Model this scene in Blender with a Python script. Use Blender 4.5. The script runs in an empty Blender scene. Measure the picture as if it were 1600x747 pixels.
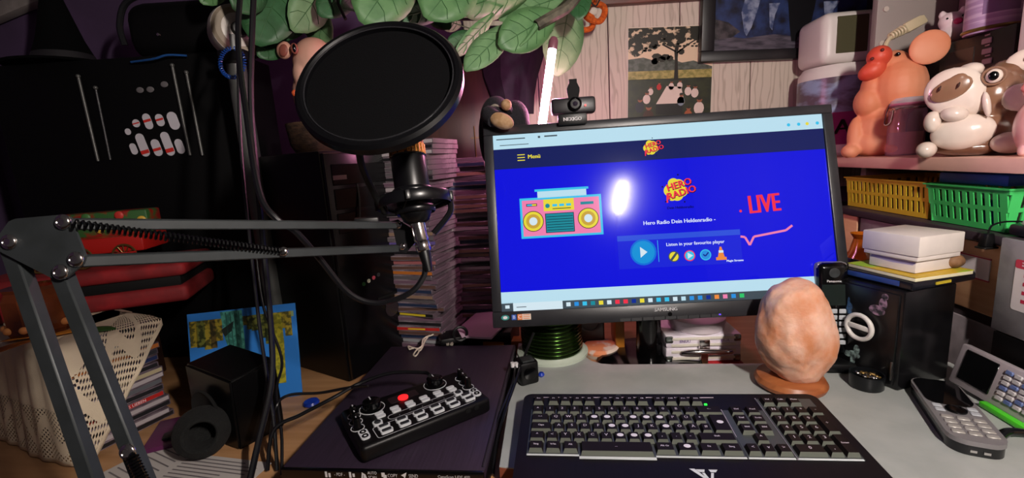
import bpy, bmesh, math, random
from mathutils import Vector as V, Matrix, Euler
random.seed(7)
S = bpy.context.scene
COL = S.collection
R_ = math.radians
# ---------------------------------------------------------------- camera
FPX, PITCH, ROLL, CH = 700.0, R_(10), R_(3.7), 0.38      # focal in px of a 1600 px frame, metres above the grey desk board
CF = V((0, math.cos(PITCH), -math.sin(PITCH)))
_u0 = V((0, math.sin(PITCH), math.cos(PITCH)))
CR = V((math.cos(ROLL), 0, 0)) - _u0 * math.sin(ROLL)
CU = V((math.sin(ROLL), 0, 0)) + _u0 * math.cos(ROLL)
CP = V((0, 0, CH))
cam = bpy.data.objects.new('camera', bpy.data.cameras.new('camera'))
COL.objects.link(cam)
cam.data.sensor_fit = 'HORIZONTAL'; cam.data.sensor_width = 36; cam.data.lens = FPX / 1600 * 36
cam.data.clip_start = 0.01
cam.matrix_world = Matrix(((CR.x, CU.x, -CF.x, CP.x), (CR.y, CU.y, -CF.y, CP.y), (CR.z, CU.z, -CF.z, CP.z), (0, 0, 0, 1)))
S.camera = cam
# ---------------------------------------------------------------- world, exposure
w = bpy.data.worlds.new('world'); S.world = w; w.use_nodes = True
w.node_tree.nodes['Background'].inputs[0].default_value = (1.0, 0.86, 0.86, 1)
w.node_tree.nodes['Background'].inputs[1].default_value = 0.034
S.view_settings.view_transform = 'Standard'; S.view_settings.look = 'None'
S.view_settings.exposure = 0.0; S.view_settings.gamma = 1.0; S.view_settings.use_curve_mapping = False
LAMP_KEY = 1450.0        # emission of the stick lamp whose reflection shows on the screen
LAMP_PINK = 140.0        # emission of the pink stick lamp behind the monitor
# ---------------------------------------------------------------- measuring helpers: where a sight line meets a plane
def ray(x, y): return CF + CR * ((x - 800) / FPX) - CU * ((y - 373.5) / FPX)
def D(x, y, d): return CP + ray(x, y) * d
def G(x, y, z=0.0):
    d = ray(x, y); return CP + d * ((z - CH) / d.z)
def YP(x, y, yv):
    d = ray(x, y); return CP + d * (yv / d.y)
RA = R_(7.2)                                              # the desk and shelf run 7.2 degrees off the view
RX = V((math.cos(RA), -math.sin(RA), 0)); RY = V((math.sin(RA), math.cos(RA), 0))
def UV(u, v, z): return RX * u + RY * v + V((0, 0, z))
# ---------------------------------------------------------------- materials
def lin(h):
    h = h.lstrip('#'); c = [int(h[i:i + 2], 16) / 255 for i in (0, 2, 4)]
    return tuple((x / 12.92 if x <= .04045 else ((x + .055) / 1.055) ** 2.4) for x in c) + (1,)
MC = {}
def mat(name, c, rough=.5, metal=0, c2=None, ns=20, stretch=(1, 1, 1), bump=0, bs=None, em=0, coat=0, lo=.4, hi=.6, spec=.5, trans=0, alpha=1, detail=4, coords='Object'):
    if name in MC: return MC[name]
    m = bpy.data.materials.new(name); m.use_nodes = True; MC[name] = m
    nt = m.node_tree; b = nt.nodes['Principled BSDF']; L = nt.links.new
    b.inputs['Base Color'].default_value = lin(c); b.inputs['Roughness'].default_value = rough
    b.inputs['Metallic'].default_value = metal; b.inputs['Specular IOR Level'].default_value = spec
    b.inputs['Coat Weight'].default_value = coat; b.inputs['Coat Roughness'].default_value = .03
    b.inputs['Transmission Weight'].default_value = trans; b.inputs['Alpha'].default_value = alpha
    if em:
        b.inputs['Emission Color'].default_value = lin(c); b.inputs['Emission Strength'].default_value = em
    if c2 or bump:
        tc = nt.nodes.new('ShaderNodeTexCoord'); mp = nt.nodes.new('ShaderNodeMapping')
        mp.inputs['Scale'].default_value = stretch; L(tc.outputs[coords], mp.inputs[0])
        def noise(s):
            n = nt.nodes.new('ShaderNodeTexNoise'); n.inputs['Scale'].default_value = s
            n.inputs['Detail'].default_value = detail; L(mp.outputs[0], n.inputs['Vector']); return n
        if c2:
            r = nt.nodes.new('ShaderNodeValToRGB'); L(noise(ns).outputs['Fac'], r.inputs[0])
            r.color_ramp.elements[0].position = lo; r.color_ramp.elements[1].position = hi
            r.color_ramp.elements[0].color = lin(c); r.color_ramp.elements[1].color = lin(c2)
            L(r.outputs[0], b.inputs['Base Color'])
        if bump:
            bp = nt.nodes.new('ShaderNodeBump'); bp.inputs['Strength'].default_value = bump; bp.inputs['Distance'].default_value = .002
            L(noise(bs or ns).outputs['Fac'], bp.inputs['Height']); L(bp.outputs[0], b.inputs['Normal'])
    return m
def scr(name, c, e=1.0):
    """a lit colour of the monitor picture under the panel's faintly matt surface"""
    if name in MC: return MC[name]
    m = bpy.data.materials.new(name); m.use_nodes = True; MC[name] = m
    b = m.node_tree.nodes['Principled BSDF']
    b.inputs['Base Color'].default_value = (.004, .004, .005, 1); b.inputs['Roughness'].default_value = .13
    b.inputs['Specular IOR Level'].default_value = .07
    b.inputs['Coat Weight'].default_value = .25; b.inputs['Coat Roughness'].default_value = .03
    b.inputs['Emission Color'].default_value = lin(c); b.inputs['Emission Strength'].default_value = e
    return m
BLK = mat('black_plastic', '#08080a', .42, spec=.35)
BLKM = mat('black_matt', '#060607', .75, spec=.25)
BLKG = mat('black_gloss', '#050506', .15)
DGR = mat('dark_grey_metal', '#2a2d2e', .45, .3, '#34383a', 60)
CHR = mat('chrome', '#d8d4d2', .16, 1)
STEEL = mat('steel', '#9a9692', .3, 1)
WHT = mat('white_plastic', '#dcd6d0', .4)
RED = mat('red_plastic', '#c01018', .4)
GOLD = mat('gold_mesh', '#a8763a', .35, .8)
# ---------------------------------------------------------------- mesh building
class B:
    def __init__(s): s.bm = bmesh.new()
    def _fin(s, vs, mi, M):
        vs = list(vs)
        if M is not None: bmesh.ops.transform(s.bm, matrix=M, verts=vs)
        fs = set()
        for v in vs:
            for f in v.link_faces: fs.add(f)
        for f in fs: f.material_index = mi
        return s
    def box(s, c, d, bev=0, mi=0, M=None, seg=2, taper=1.0):
        r = bmesh.ops.create_cube(s.bm, size=1); vs = r['verts']
        for v in vs:
            k = taper if v.co.z > 0 else 1
            v.co = V((v.co.x * d[0] * k, v.co.y * d[1] * k, v.co.z * d[2])) + V(c)
        if bev:
            es = list({e for v in vs for e in v.link_edges})
            n0 = set(s.bm.verts) - set(vs)
            bmesh.ops.bevel(s.bm, geom=es, offset=bev, segments=seg, profile=.5, affect='EDGES', clamp_overlap=True)
            vs = [v for v in s.bm.verts if v not in n0]
        return s._fin(vs, mi, M)
    def loops(s, rings, cap=True, mi=0, M=None, close=True):
        vr = [[s.bm.verts.new(p) for p in r] for r in rings]
        n = len(vr[0])
        for a, b in zip(vr[:-1], vr[1:]):
            for i in range(n if close else n - 1):
                j = (i + 1) % n
                try: s.bm.faces.new((a[i], a[j], b[j], b[i]))
                except ValueError: pass
        if cap and n > 2:
            try:
                s.bm.faces.new(list(reversed(vr[0]))); s.bm.faces.new(vr[-1])
            except ValueError: pass
        return s._fin([v for r in vr for v in r], mi, M)
    def lathe(s, prof, n=24, mi=0, M=None, cap=True):
        rings = [[V((r * math.cos(2 * math.pi * i / n), r * math.sin(2 * math.pi * i / n), z)) for i in range(n)] for r, z in prof]
        return s.loops(rings, cap, mi, M)
    def cyl(s, p0, p1, r0, r1=None, n=16, mi=0):
        p0, p1 = V(p0), V(p1); r1 = r0 if r1 is None else r1
        q = (p1 - p0).to_track_quat('Z', 'Y').to_matrix().to_4x4(); q.translation = p0
        return s.lathe([(r0, 0), (r1, (p1 - p0).length)], n, mi, q)
    def tube(s, pts, r, n=8, mi=0, sub=6, close=False):
        pts = [V(p) for p in pts]
        if sub and len(pts) > 2: pts = spline(pts, sub)
        rings = []; up = V((0, 0, 1)); last = None
        for i, p in enumerate(pts):
            t = (pts[min(i + 1, len(pts) - 1)] - pts[max(i - 1, 0)]).normalized()
            if last is None:
                x = t.cross(up if abs(t.z) < .9 else V((1, 0, 0))).normalized()
            else:
                x = (last - t * last.dot(t)).normalized()
            last = x; y = t.cross(x)
            rr = r(i / (len(pts) - 1)) if callable(r) else r
            rings.append([p + (x * math.cos(2 * math.pi * k / n) + y * math.sin(2 * math.pi * k / n)) * rr for k in range(n)])
        return s.loops(rings, True, mi)
    def prism(s, poly, z0, z1, mi=0, M=None):
        return s.loops([[V((x, y, z0)) for x, y in poly], [V((x, y, z1)) for x, y in poly]], True, mi, M)
    def ell(s, c, r, rot=(0, 0, 0), mi=0, u=20, v=12, M=None):
        m = Matrix.Translation(V(c)) @ Euler(rot).to_matrix().to_4x4() @ Matrix.Diagonal((r[0], r[1], r[2], 1))
        if M is not None: m = M @ m
        vs = bmesh.ops.create_uvsphere(s.bm, u_segments=u, v_segments=v, radius=1)['verts']
        return s._fin(vs, mi, m)
    def torus(s, c, R, r, rot=(0, 0, 0), n=28, k=10, mi=0, M=None, sq=(1, 1), wav=None):
        rings = []
        for i in range(n + 1):
            a = 2 * math.pi * i / n; RR = R
            rings.append([V(((RR + r * math.cos(b) * sq[0]) * math.cos(a), (RR + r * math.cos(b) * sq[0]) * math.sin(a), r * math.sin(b) * sq[1] + (wav(a) if wav else 0))) for b in [2 * math.pi * j / k for j in range(k)]])
        m = Matrix.Translation(V(c)) @ Euler(rot).to_matrix().to_4x4()
        if M is not None: m = M @ m
        return s.loops(rings, False, mi, m)
    def poly(s, pts, mi=0):
        vs = [s.bm.verts.new(V(p)) for p in pts]; f = s.bm.faces.new(vs); f.material_index = mi; return s
    def done(s, name, mats, parent=None, loc=None, rot=None, smooth=True, ang=38, label=None, kind=None):
        bmesh.ops.remove_doubles(s.bm, verts=s.bm.verts, dist=1e-6)
        bmesh.ops.recalc_face_normals(s.bm, faces=s.bm.faces)
        if smooth:
            for f in s.bm.faces: f.smooth = True
            for e in s.bm.edges:
                if len(e.link_faces) == 2 and e.calc_face_angle(0) > R_(ang): e.smooth = False
        me = bpy.data.meshes.new(name); s.bm.to_mesh(me); s.bm.free()
        for m in (mats if isinstance(mats, (list, tuple)) else [mats]): me.materials.append(m)
        return link(name, me, parent, loc, rot, label, kind)
def link(name, me, parent=None, loc=None, rot=None, label=None, kind=None):
    o = bpy.data.objects.new(name, me); COL.objects.link(o)
    if parent is not None: o.parent = parent
    if loc is not None: o.location = loc
    if rot is not None: o.rotation_euler = rot
    if label: o['label'] = label
    if kind: o['kind'] = kind
    return o
def spline(pts, sub):
    out = []; n = len(pts)
    for i in range(n - 1):
        p0, p1, p2, p3 = pts[max(i - 1, 0)], pts[i], pts[i + 1], pts[min(i + 2, n - 1)]
        for k in range(sub):
            t = k / sub
            out.append(.5 * ((2 * p1) + (p2 - p0) * t + (2 * p0 - 5 * p1 + 4 * p2 - p3) * t * t + (3 * p1 - p0 - 3 * p2 + p3) * t ** 3))
    return out + [pts[-1]]
def tag(o, label, cat, group=None):
    o['label'] = label; o['category'] = cat
    if group: o['group'] = group
    return o
def thing(name, label, cat, loc=(0, 0, 0), rot=(0, 0, 0), group=None):
    o = bpy.data.objects.new(name, None); COL.objects.link(o); o.empty_display_size = .02
    o.location = loc; o.rotation_euler = rot if isinstance(rot, (tuple, list, Euler)) else (0, 0, rot)
    return tag(o, label, cat, group)
def struct(o): o['kind'] = 'structure'; return o
def frame(origin, x, y):
    """matrix with the given x axis, y axis made square to it"""
    x = V(x).normalized(); y = V(y); y = (y - x * y.dot(x)).normalized(); z = x.cross(y)
    return Matrix(((x.x, y.x, z.x, origin[0]), (x.y, y.y, z.y, origin[1]), (x.z, y.z, z.z, origin[2]), (0, 0, 0, 1)))
def setm(o, m):
    o.location = m.translation; o.rotation_euler = m.to_euler(); return o
TXT = {}
def text_geo(s, size, align='CENTER'):
    k = (s, align)
    if k not in TXT:
        cu = bpy.data.curves.new('t', 'FONT'); cu.body = s; cu.size = 1; cu.align_x = align; cu.align_y = 'CENTER'; cu.resolution_u = 2
        ob = bpy.data.objects.new('t', cu); me = bpy.data.meshes.new_from_object(ob)
        TXT[k] = ([v.co.copy() for v in me.vertices], [tuple(p.vertices) for p in me.polygons])
        bpy.data.objects.remove(ob); bpy.data.curves.remove(cu); bpy.data.meshes.remove(me)
    vs, fs = TXT[k]
    return [(v.x * size, v.y * size) for v in vs], fs
class Flat:
    """flat print: coloured outlines in a sheet's own plane, in layers a tenth of a millimetre apart"""
    def __init__(s, step=.00008): s.v = []; s.f = []; s.m = []; s.mats = []; s.step = step
    def mi(s, m):
        if m not in s.mats: s.mats.append(m)
        return s.mats.index(m)
    def poly(s, pts, m, z=0):
        b = len(s.v); s.v += [(x, y, z * s.step) for x, y in pts]; s.f.append(tuple(range(b, b + len(pts)))); s.m.append(s.mi(m)); return s
    def rect(s, x0, y0, x1, y1, m, z=0): return s.poly([(x0, y0), (x1, y0), (x1, y1), (x0, y1)], m, z)
    def disc(s, x, y, rx, ry, m, z=0, n=22, a0=0): return s.poly([(x + rx * math.cos(a0 + 2 * math.pi * i / n), y + ry * math.sin(a0 + 2 * math.pi * i / n)) for i in range(n)], m, z)
    def line(s, pts, w, m, z=0):
        for (x0, y0), (x1, y1) in zip(pts[:-1], pts[1:]):
            l = math.hypot(x1 - x0, y1 - y0) or 1; nx, ny = -(y1 - y0) / l * w / 2, (x1 - x0) / l * w / 2
            s.poly([(x0 + nx, y0 + ny), (x0 - nx, y0 - ny), (x1 - nx, y1 - ny), (x1 + nx, y1 + ny)], m, z)
        return s
    def text(s, t, x, y, size, m, z=0, rot=0, align='CENTER', sx=1, bold=0):
        vs, fs = text_geo(t, size, align); c, d = math.cos(rot), math.sin(rot)
        for o in ((0,) if not bold else (-bold, 0, bold)):
            b = len(s.v); s.v += [(x + (vx * sx + o) * c - vy * d, y + (vx * sx + o) * d + vy * c, z * s.step) for vx, vy in vs]
            s.f += [tuple(i + b for i in q) for q in fs]; s.m += [s.mi(m)] * len(fs)
        return s
    def done(s, name, parent, loc=(0, 0, 0), rot=(0, 0, 0), label=None):
        me = bpy.data.meshes.new(name); me.from_pydata(s.v, [], s.f)
        for m in s.mats: me.materials.append(m)
        me.polygons.foreach_set('material_index', s.m); me.update()
        bm = bmesh.new(); bm.from_mesh(me)
        for f in bm.faces:
            if f.normal.z < 0: f.normal_flip()
        bm.to_mesh(me); bm.free()
        return link(name, me, parent, loc, rot, label)
def remesh(o, vox, smooth=6):
    m = o.modifiers.new('r', 'REMESH'); m.mode = 'VOXEL'; m.voxel_size = vox; m.use_smooth_shade = True
    if smooth:
        q = o.modifiers.new('s', 'SMOOTH'); q.iterations = smooth; q.factor = .5
    return o
ORD = 'first second third fourth fifth sixth seventh eighth ninth tenth eleventh twelfth thirteenth fourteenth fifteenth sixteenth seventeenth eighteenth nineteenth'.split()
def ordinal(i):                                            # 0 -> first
    if i < 19: return ORD[i]
    t = ('twent', 'thirt', 'fort', 'fift')[(i + 1) // 10 - 2]; k = (i + 1) % 10
    return t + ('ieth' if k == 0 else 'y-' + ORD[k - 1])
# ================================================================ the setting
DZ = -0.027                                                # top of the wooden desk; the grey board's top is z = 0
def ubox(b, u0, u1, v0, v1, z0, z1, bev=0, mi=0):
    return b.box(((u0 + u1) / 2, (v0 + v1) / 2, (z0 + z1) / 2), (u1 - u0, v1 - v0, z1 - z0), bev, mi)
ROT = (0, 0, -RA)                                          # objects built in (u, v, z) get this turn
purple = mat('purple_wall_paint', '#4a3656', .85, 0, '#3f2e4a', 6, bump=.2, bs=80)
struct(B().box((-.1, .1, -.79), (3.2, 2.9, .04)).done('floor', mat('floor_laminate', '#5b4636', .5, 0, '#4a3629', 5, (1, 8, 1))))
WY = 1.33                                                  # face of the back wall
wb = struct(B().box((-.1, WY + .04, .4), (3.2, .06, 2.4)).done('wall_back', purple))
plankm = mat('whitewashed_plank', '#c9bdad', .7)
_nt = plankm.node_tree; _N = _nt.nodes.new; _K = _nt.links.new
_tc, _mp, _oi, _wv, _rp = _N('ShaderNodeTexCoord'), _N('ShaderNodeMapping'), _N('ShaderNodeObjectInfo'), _N('ShaderNodeTexWave'), _N('ShaderNodeValToRGB')
_mp.inputs['Scale'].default_value = (1, 1, .16); _ml = _N('ShaderNodeMath'); _ml.operation = 'MULTIPLY'; _ml.inputs[1].default_value = 7.0
_cx = _N('ShaderNodeCombineXYZ'); _ad = _N('ShaderNodeVectorMath')
_K(_oi.outputs['Random'], _ml.inputs[0]); _K(_ml.outputs[0], _cx.inputs[2]); _K(_ml.outputs[0], _cx.inputs[1]); _K(_tc.outputs['Object'], _mp.inputs[0]); _K(_mp.outputs[0], _ad.inputs[0]); _K(_cx.outputs[0], _ad.inputs[1]); _K(_ad.outputs[0], _wv.inputs['Vector'])
_wv.bands_direction = 'X'; _wv.inputs['Scale'].default_value = 20; _wv.inputs['Distortion'].default_value = 16; _wv.inputs['Detail'].default_value = 3; _wv.inputs['Detail Scale'].default_value = 1.1; _wv.inputs['Detail Roughness'].default_value = .55
_rp.color_ramp.elements[0].position = .0; _rp.color_ramp.elements[0].color = lin('#b0a495'); _rp.color_ramp.elements[1].position = .30; _rp.color_ramp.elements[1].color = lin('#c9bdae')
_K(_wv.outputs['Fac'], _rp.inputs[0]); _K(_rp.outputs[0], _nt.nodes['Principled BSDF'].inputs['Base Color'])
sx0 = YP(951, 100, WY).x; pw = YP(1062, 100, WY).x - sx0
pm = None
for k in range(-2, 5):
    if pm is None:
        o = B().box((0, 0, 0), (pw - .003, .012, 1.5), .0012, seg=1).done('plank', plankm, wb); pm = o.data
    else: o = link('plank', pm, wb)
    o.location = (sx0 + pw * (k + .5), WY + .0045, .62 + .37 * (k % 2))
tz = YP(1000, 5, WY - .02).z
struct(B().box((.35, WY - .015, tz + .03), (1.0, .025, .06), .003).done('trim_1', mat('red_brown_wood', '#6d3a30', .5, 0, '#55281f', 8, (1, 8, 8))))
wr = struct(B().box((.89, .45, .4), (.06, 1.95, 2.4)).done('wall_right', mat('right_wall_paint', '#5c5048', .8, 0, '#51463f', 9), rot=ROT))
woodt = mat('tile_pine_print', '#dcae86', .5, 0, '#c8946c', 4, (1, 1.5, 14), lo=.3, hi=.7)
stonet = mat('tile_stone_print', '#8c8286', .55, 0, '#665e62', 26, lo=.35, hi=.7, bump=.2, bs=60)
wrb = struct(ubox(B(), .6335, .8585, .45, 1.315, DZ - .03, .2115).done('wall_right_lower', mat('tile_dark_joint', '#2b2226', .6), rot=ROT))
for r, (z0, z1, ev) in enumerate(((-.025, .084, (.46, .706, .95, 1.31)), (.100, .2095, (.46, .88, 1.045, 1.31)))):
    for k in range(3):
        m = stonet if (r == 0 and k != 0) or (r == 1 and k == 1) else woodt
        ubox(B(), .6290, .6340, ev[k] + .006, ev[k + 1] - .006, z0, z1, .0015).done('tile', m, wrb)
# left side wall with the sloping beam
wl = struct(B().box((-1.5, .35, .4), (.06, 2.2, 2.4)).done('wall_left', purple))
p0, p1 = YP(-60, 45, WY - .02), YP(75, -12, WY - .02)
bb = B(); bb.box((0, 0, 0), ((p1 - p0).length, .03, .035), .003)
o = struct(bb.done('trim_2', mat('grey_white_trim', '#8f8784', .6, 0, '#7c7471', 20)))
o.location = (p0 + p1) / 2; o.rotation_euler = (0, -math.atan2(p1.z - p0.z, p1.x - p0.x), 0)
# desk
deskm = mat('desk_beech', '#b98c62', .45, 0, '#a3764c', 5, (1.2, 12, 12), lo=.35, hi=.7)
dk = thing('desk', 'beech-coloured wooden desk that carries the scanner, speaker and screen', 'desk', UV(-.1, .75, -.77), ROT[2])
def dpart(n, u0, u1, v0, v1, z0, z1): ubox(B(), u0 + .1, u1 + .1, v0 - .75, v1 - .75, z0 + .77, z1 + .77, .003).done(n, deskm, dk)
dpart('desk_top', -1.22, .627, .36, 1.16, DZ - .028, DZ)
for u in (-1.2, -.2, .59): dpart('leg_panel', u, u + .025, .42, 1.04, -.77, DZ - .028)
# grey board
gm = mat('grey_board_lacquer', '#a6a9a6', .3, 0, '#9b9f9c', 14, bump=.04, bs=300)
poly = [(-.098, .500), (-.02, .488), (.03, .33), (.626, .33), (.626, .781), (.072, .781), (.052, .785), (.034, .797), (.022, .82), (.012, .868), (-.02, .885), (-.112, .885)]
gb = thing('desk_board', 'light grey lacquered board lying on the desk under the keyboard', 'board', (0, 0, 0), ROT[2])
B().prism(poly, DZ + .0002, -.0015).done('slab', mat('board_edge', '#8a4a34', .5), gb, label='red-brown edge of the board')
B().prism(poly, -.0015, 0).done('surface', gm, gb)
# shelf unit on the right
shelfm = mat('shelf_pink_beige', '#dcae9e', .42, 0, '#d0a192', 10)
darkm = mat('shelf_dark_plum', '#3a3038', .5, 0, '#322930', 12)
SZ = .338
su = thing('shelf_unit', 'pinkish shelf unit along the right wall with a dark lower shelf', 'shelf', UV(.74, .8, DZ), ROT[2])
def spart(n, u0, u1, v0, v1, z0, z1, m, lb=None): return ubox(B(), u0 - .74, u1 - .74, v0 - .8, v1 - .8, z0 - DZ, z1 - DZ, .0012).done(n, m, su, label=lb)
spart('upper_shelf', .62, .849, .665, 1.132, SZ - .0215, SZ, shelfm)
spart('lower_shelf', .622, .849, .63, 1.125, .212, .226, darkm, 'dark plum lower shelf board')
spart('side_panel', .69, .849, 1.134, 1.152, SZ - .2, 1.1, mat('panel_grey', '#8f8580', .5))
spart('rear_panel', .8492, .8502, .665, 1.134, .30, 1.1, mat('panel_pink_grey', '#8b7477', .6))
for k, (u, z) in enumerate(((.706, .65), (.703, .58), (.703, .515))):
    B().cyl(UV(u - .74, 1.1345 - .8, z - DZ) if False else (u - .74, 1.1345 - .8, z - DZ), (u - .74, 1.131 - .8, z - DZ), .0055, n=14).done('peg_cap', mat('peg_cream', '#b9aea4', .5), su)
spart('far_ledge', .56, .70, 1.155, 1.36, SZ - .0215, SZ, shelfm)
spart('ledge_support', .58, .68, 1.22, 1.24, DZ, SZ - .0215, darkm)
# ================================================================ monitor
MT = R_(14); MY = R_(-2.5)
mc = D(1034, 338, .77)
mx = V((math.cos(MY), math.sin(MY), .0)); mup = V((0, math.sin(MT), math.cos(MT)))
MM = frame(mc, mx, mup)                                    # x right, y up along the panel, z toward the viewer
MW, MH = .600, .352
mon = thing('monitor', 'widescreen black computer monitor showing a blue radio web page', 'monitor', G(1010, 545, DZ), 0)
mon.location = (mc.x - .01, mc.y + .085, DZ)
MI = mon.matrix_world.inverted() if False else Matrix.Translation(-mon.location)
ML = MI @ MM
bez = mat('bezel_black', '#242428', .38, 0, '#1f1f23', 40, bump=.05, bs=900)
def mpart(b, n, m, **k):
    o = b.done(n, m, mon, **k); setm(o, ML); return o
LB, TB, BB = .0165, .0155, .0270
bb = B()
for x0, x1, y0, y1 in ((-MW / 2, MW / 2, MH / 2 - TB, MH / 2), (-MW / 2, MW / 2, -MH / 2, -MH / 2 + BB), (-MW / 2, -MW / 2 + LB, -MH / 2 + BB, MH / 2 - TB), (MW / 2 - LB, MW / 2, -MH / 2 + BB, MH / 2 - TB)):
    bb.box(((x0 + x1) / 2, (y0 + y1) / 2, -.006), (x1 - x0, y1 - y0, .018), .0018)
bzl = mpart(bb, 'bezel', bez)
mpart(B().box((0, 0, -.030), (MW - .012, MH - .012, .034), .012), 'back_shell', BLK)
sw0, sw1, sh0, sh1 = -MW / 2 + LB, MW / 2 - LB, -MH / 2 + BB, MH / 2 - TB
SW, SH = sw1 - sw0, sh1 - sh0
panel = mpart(B().box(((sw0 + sw1) / 2, (sh0 + sh1) / 2, -.0055), (SW, SH, .009)), 'screen', scr('scr_blue', '#0a0fe0', .95), label='lit screen with a blue web page')
def sp(sx, sy): return sw0 + sx * SW, sh1 - sy * SH
class SF(Flat):
    def R(s, a, b, c, d, m, z=0): x0, y0 = sp(a, d); x1, y1 = sp(c, b); return s.rect(x0, y0, x1, y1, m, z)
    def P(s, pts, m, z=0): return s.poly([sp(*p) for p in pts], m, z)
    def O(s, sx, sy, r, m, z=0, ry=None, n=24): x, y = sp(sx, sy); return s.disc(x, y, r * SW, (ry or r) * SW, m, z, n)
    def Tt(s, t, sx, sy, h, m, z=0, rot=0, align='CENTER', wx=1, bold=0): x, y = sp(sx, sy); return s.text(t, x, y, h * SW, m, z, rot, align, wx, bold * SW)
    def Ln(s, pts, wd, m, z=0): return s.line([sp(*p) for p in pts], wd * SW, m, z)
    def fin(s, n, z, label=None): return s.done(n, panel, (0, 0, -.0009 + z * .00025), label=label)
W1, W2, NAV = scr('scr_white', '#bfe4f4', .95), scr('scr_cream', '#d8ecf6', .95), scr('scr_navy', '#1d2a78', .55)
YEL, REDC, PINK, CYAN, TEAL, DK = scr('scr_yellow', '#e8d83c'), scr('scr_red', '#f0324a'), scr('scr_pink', '#ef7fae'), scr('scr_cyan', '#39c0ea'), scr('scr_teal', '#1f97a8', .8), scr('scr_dark', '#0a0c30', .5)
TXTW, GREY, LILA = scr('scr_text', '#dfe8ff'), scr('scr_taskbar', '#56646e', .6), scr('scr_panel_light', '#2f55e6', .9)
f = SF(); f.R(0, 0, 1, .082, W1); f.R(.01, .022, .10, .028, GREY, 1); f.R(.14, .018, .147, .03, GREY, 1); f.R(.16, .018, .2, .026, GREY, 1); f.R(.02, .058, .11, .062, GREY, 1)
for a, m in ((.90, CYAN), (.93, CYAN), (.955, YEL), (.985, CYAN)): f.O(a, .05, .005, m, 1)
f.fin('browser_bar', 1, 'pale browser bar along the top of the screen')
f = SF(); f.R(0, .082, 1, .198, NAV)
for k in range(3): f.R(.073, .118 + k * .016, .096, .123 + k * .016, YEL, 1)
f.Tt('Menü', .105, .135, .0175, YEL, 1, align='LEFT', bold=.0006)
f.fin('header_bar', 1, 'dark blue header bar with yellow menu lettering')
def logo(cx, cy, s, name):
    f = SF()
    for dx, dy, r in ((-.3, .02, .26), (-.12, -.28, .24), (.1, -.2, .26), (.22, .08, .24), (.0, .22, .27), (-.22, .28, .2), (.0, 0, .34)):
        f.O(cx + dx * s, cy + dy * s * 1.8, r * s, YEL, 0)
    f.Ln([(cx - .42 * s, cy + .3 * s), (cx - .44 * s, cy + 1.0 * s)], .07 * s, REDC, 1)
    for dx, dy in ((.1, -1.2), (-.5, .9), (.3, 1.0), (-.6, -.3), (.75, .1)): f.O(cx + dx * s, cy + dy * s, .035 * s, DK, 1)
    for t, y, x in (('HERO', -.4, .12), ('RADIO', .25, .2)):
        f.Tt(t, cx + x * s + .012 * s, cy + y * s + .05 * s, .42 * s, DK, 2, R_(14), bold=.02 * s)
        f.Tt(t, cx + x * s, cy + y * s, .42 * s, REDC, 3, R_(14), bold=.014 * s)
    return f
logo(.485, .128, .045, '').fin('header_logo', 3, 'small red and yellow logo in the header')
f = logo(.551, .375, .070, ''); f.Tt('Dein Heldenradio', .558, .475, .011, DK, 1, bold=.0003); f.fin('page_logo', 2, 'red and yellow cartoon logo on the page')
f = SF()                                                    # boombox
f.R(.120, .325, .285, .338, CYAN, 0); f.R(.128, .338, .278, .375, W1, 0)
f.R(.072, .372, .322, .60, CYAN, 0); f.R(.079, .385, .315, .588, PINK, 1); f.R(.145, .385, .238, .452, YEL, 2)
f.O(.157, .422, .007, TEAL, 3)
for k in range(3): f.R(.172 + k * .021, .414, .187 + k * .021, .428, CYAN, 3)
f.R(.172, .438, .228, .442, DK, 3); f.R(.092, .405, .125, .42, DK, 2); f.R(.094, .408, .110, .417, CYAN, 3); f.R(.110, .408, .123, .417, YEL, 3)
f.R(.258, .41, .298, .426, TEAL, 2); f.R(.148, .465, .236, .575, DK, 2); f.R(.150, .468, .234, .572, TEAL, 3)
for k in range(6): f.R(.152, .483 + k * .015, .232, .486 + k * .015, DK, 4)
for x in (.111, .279):
    f.O(x, .505, .032, DK, 2); f.O(x, .505, .030, YEL, 3); f.O(x, .505, .022, scr('scr_gold', '#c9a23c'), 4); f.O(x, .505, .0125, W2, 5)
f.fin('boombox_picture', 2, 'pink cartoon boombox with cyan outline')
f = SF(); f.Tt('Hero Radio Dein Heldenradio -', .551, .552, .0168, TXTW, 0, bold=.0004); f.fin('title_text', 2)
f = SF(); f.Tt('LIVE', .806, .485, .078, REDC, 0, R_(2.5), wx=.66, bold=.0022); f.fin('live_lettering', 2, 'coral LIVE lettering')
f = SF(); f.O(.735, .515, .004, REDC, 0); f.fin('live_dot', 2)
f = SF(); f.Ln([(.728, .655), (.741, .66), (.753, .705), (.767, .66), (.862, .635), (.882, .61)], .0065, PINK, 0); f.fin('bubble_line', 2, 'coral speech bubble line')
f = SF(); f.R(.362, .615, .728, .645, LILA, 0); f.R(.362, .645, .728, .80, scr('scr_panel', '#1724dd', .95), 0); f.R(.481, .65, .4825, .77, CYAN, 1)
f.Tt('Listen in your favourite player', .593, .678, .0142, TXTW, 2, bold=.0003)
for x, m, m2 in ((.527, YEL, GREY), (.574, CYAN, REDC), (.621, scr('scr_sky', '#2a8fe0'), CYAN)):
    f.O(x, .745, .0165, m2, 1); f.O(x, .745, .0135, m, 2)
f.P([(.568, .728), (.568, .762), (.584, .745)], W2, 3); f.Ln([(.518, .765), (.536, .725)], .007, GREY, 3); f.Ln([(.614, .742), (.620, .752), (.630, .732)], .004, scr('scr_deep', '#0d2c90'), 3)
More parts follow.
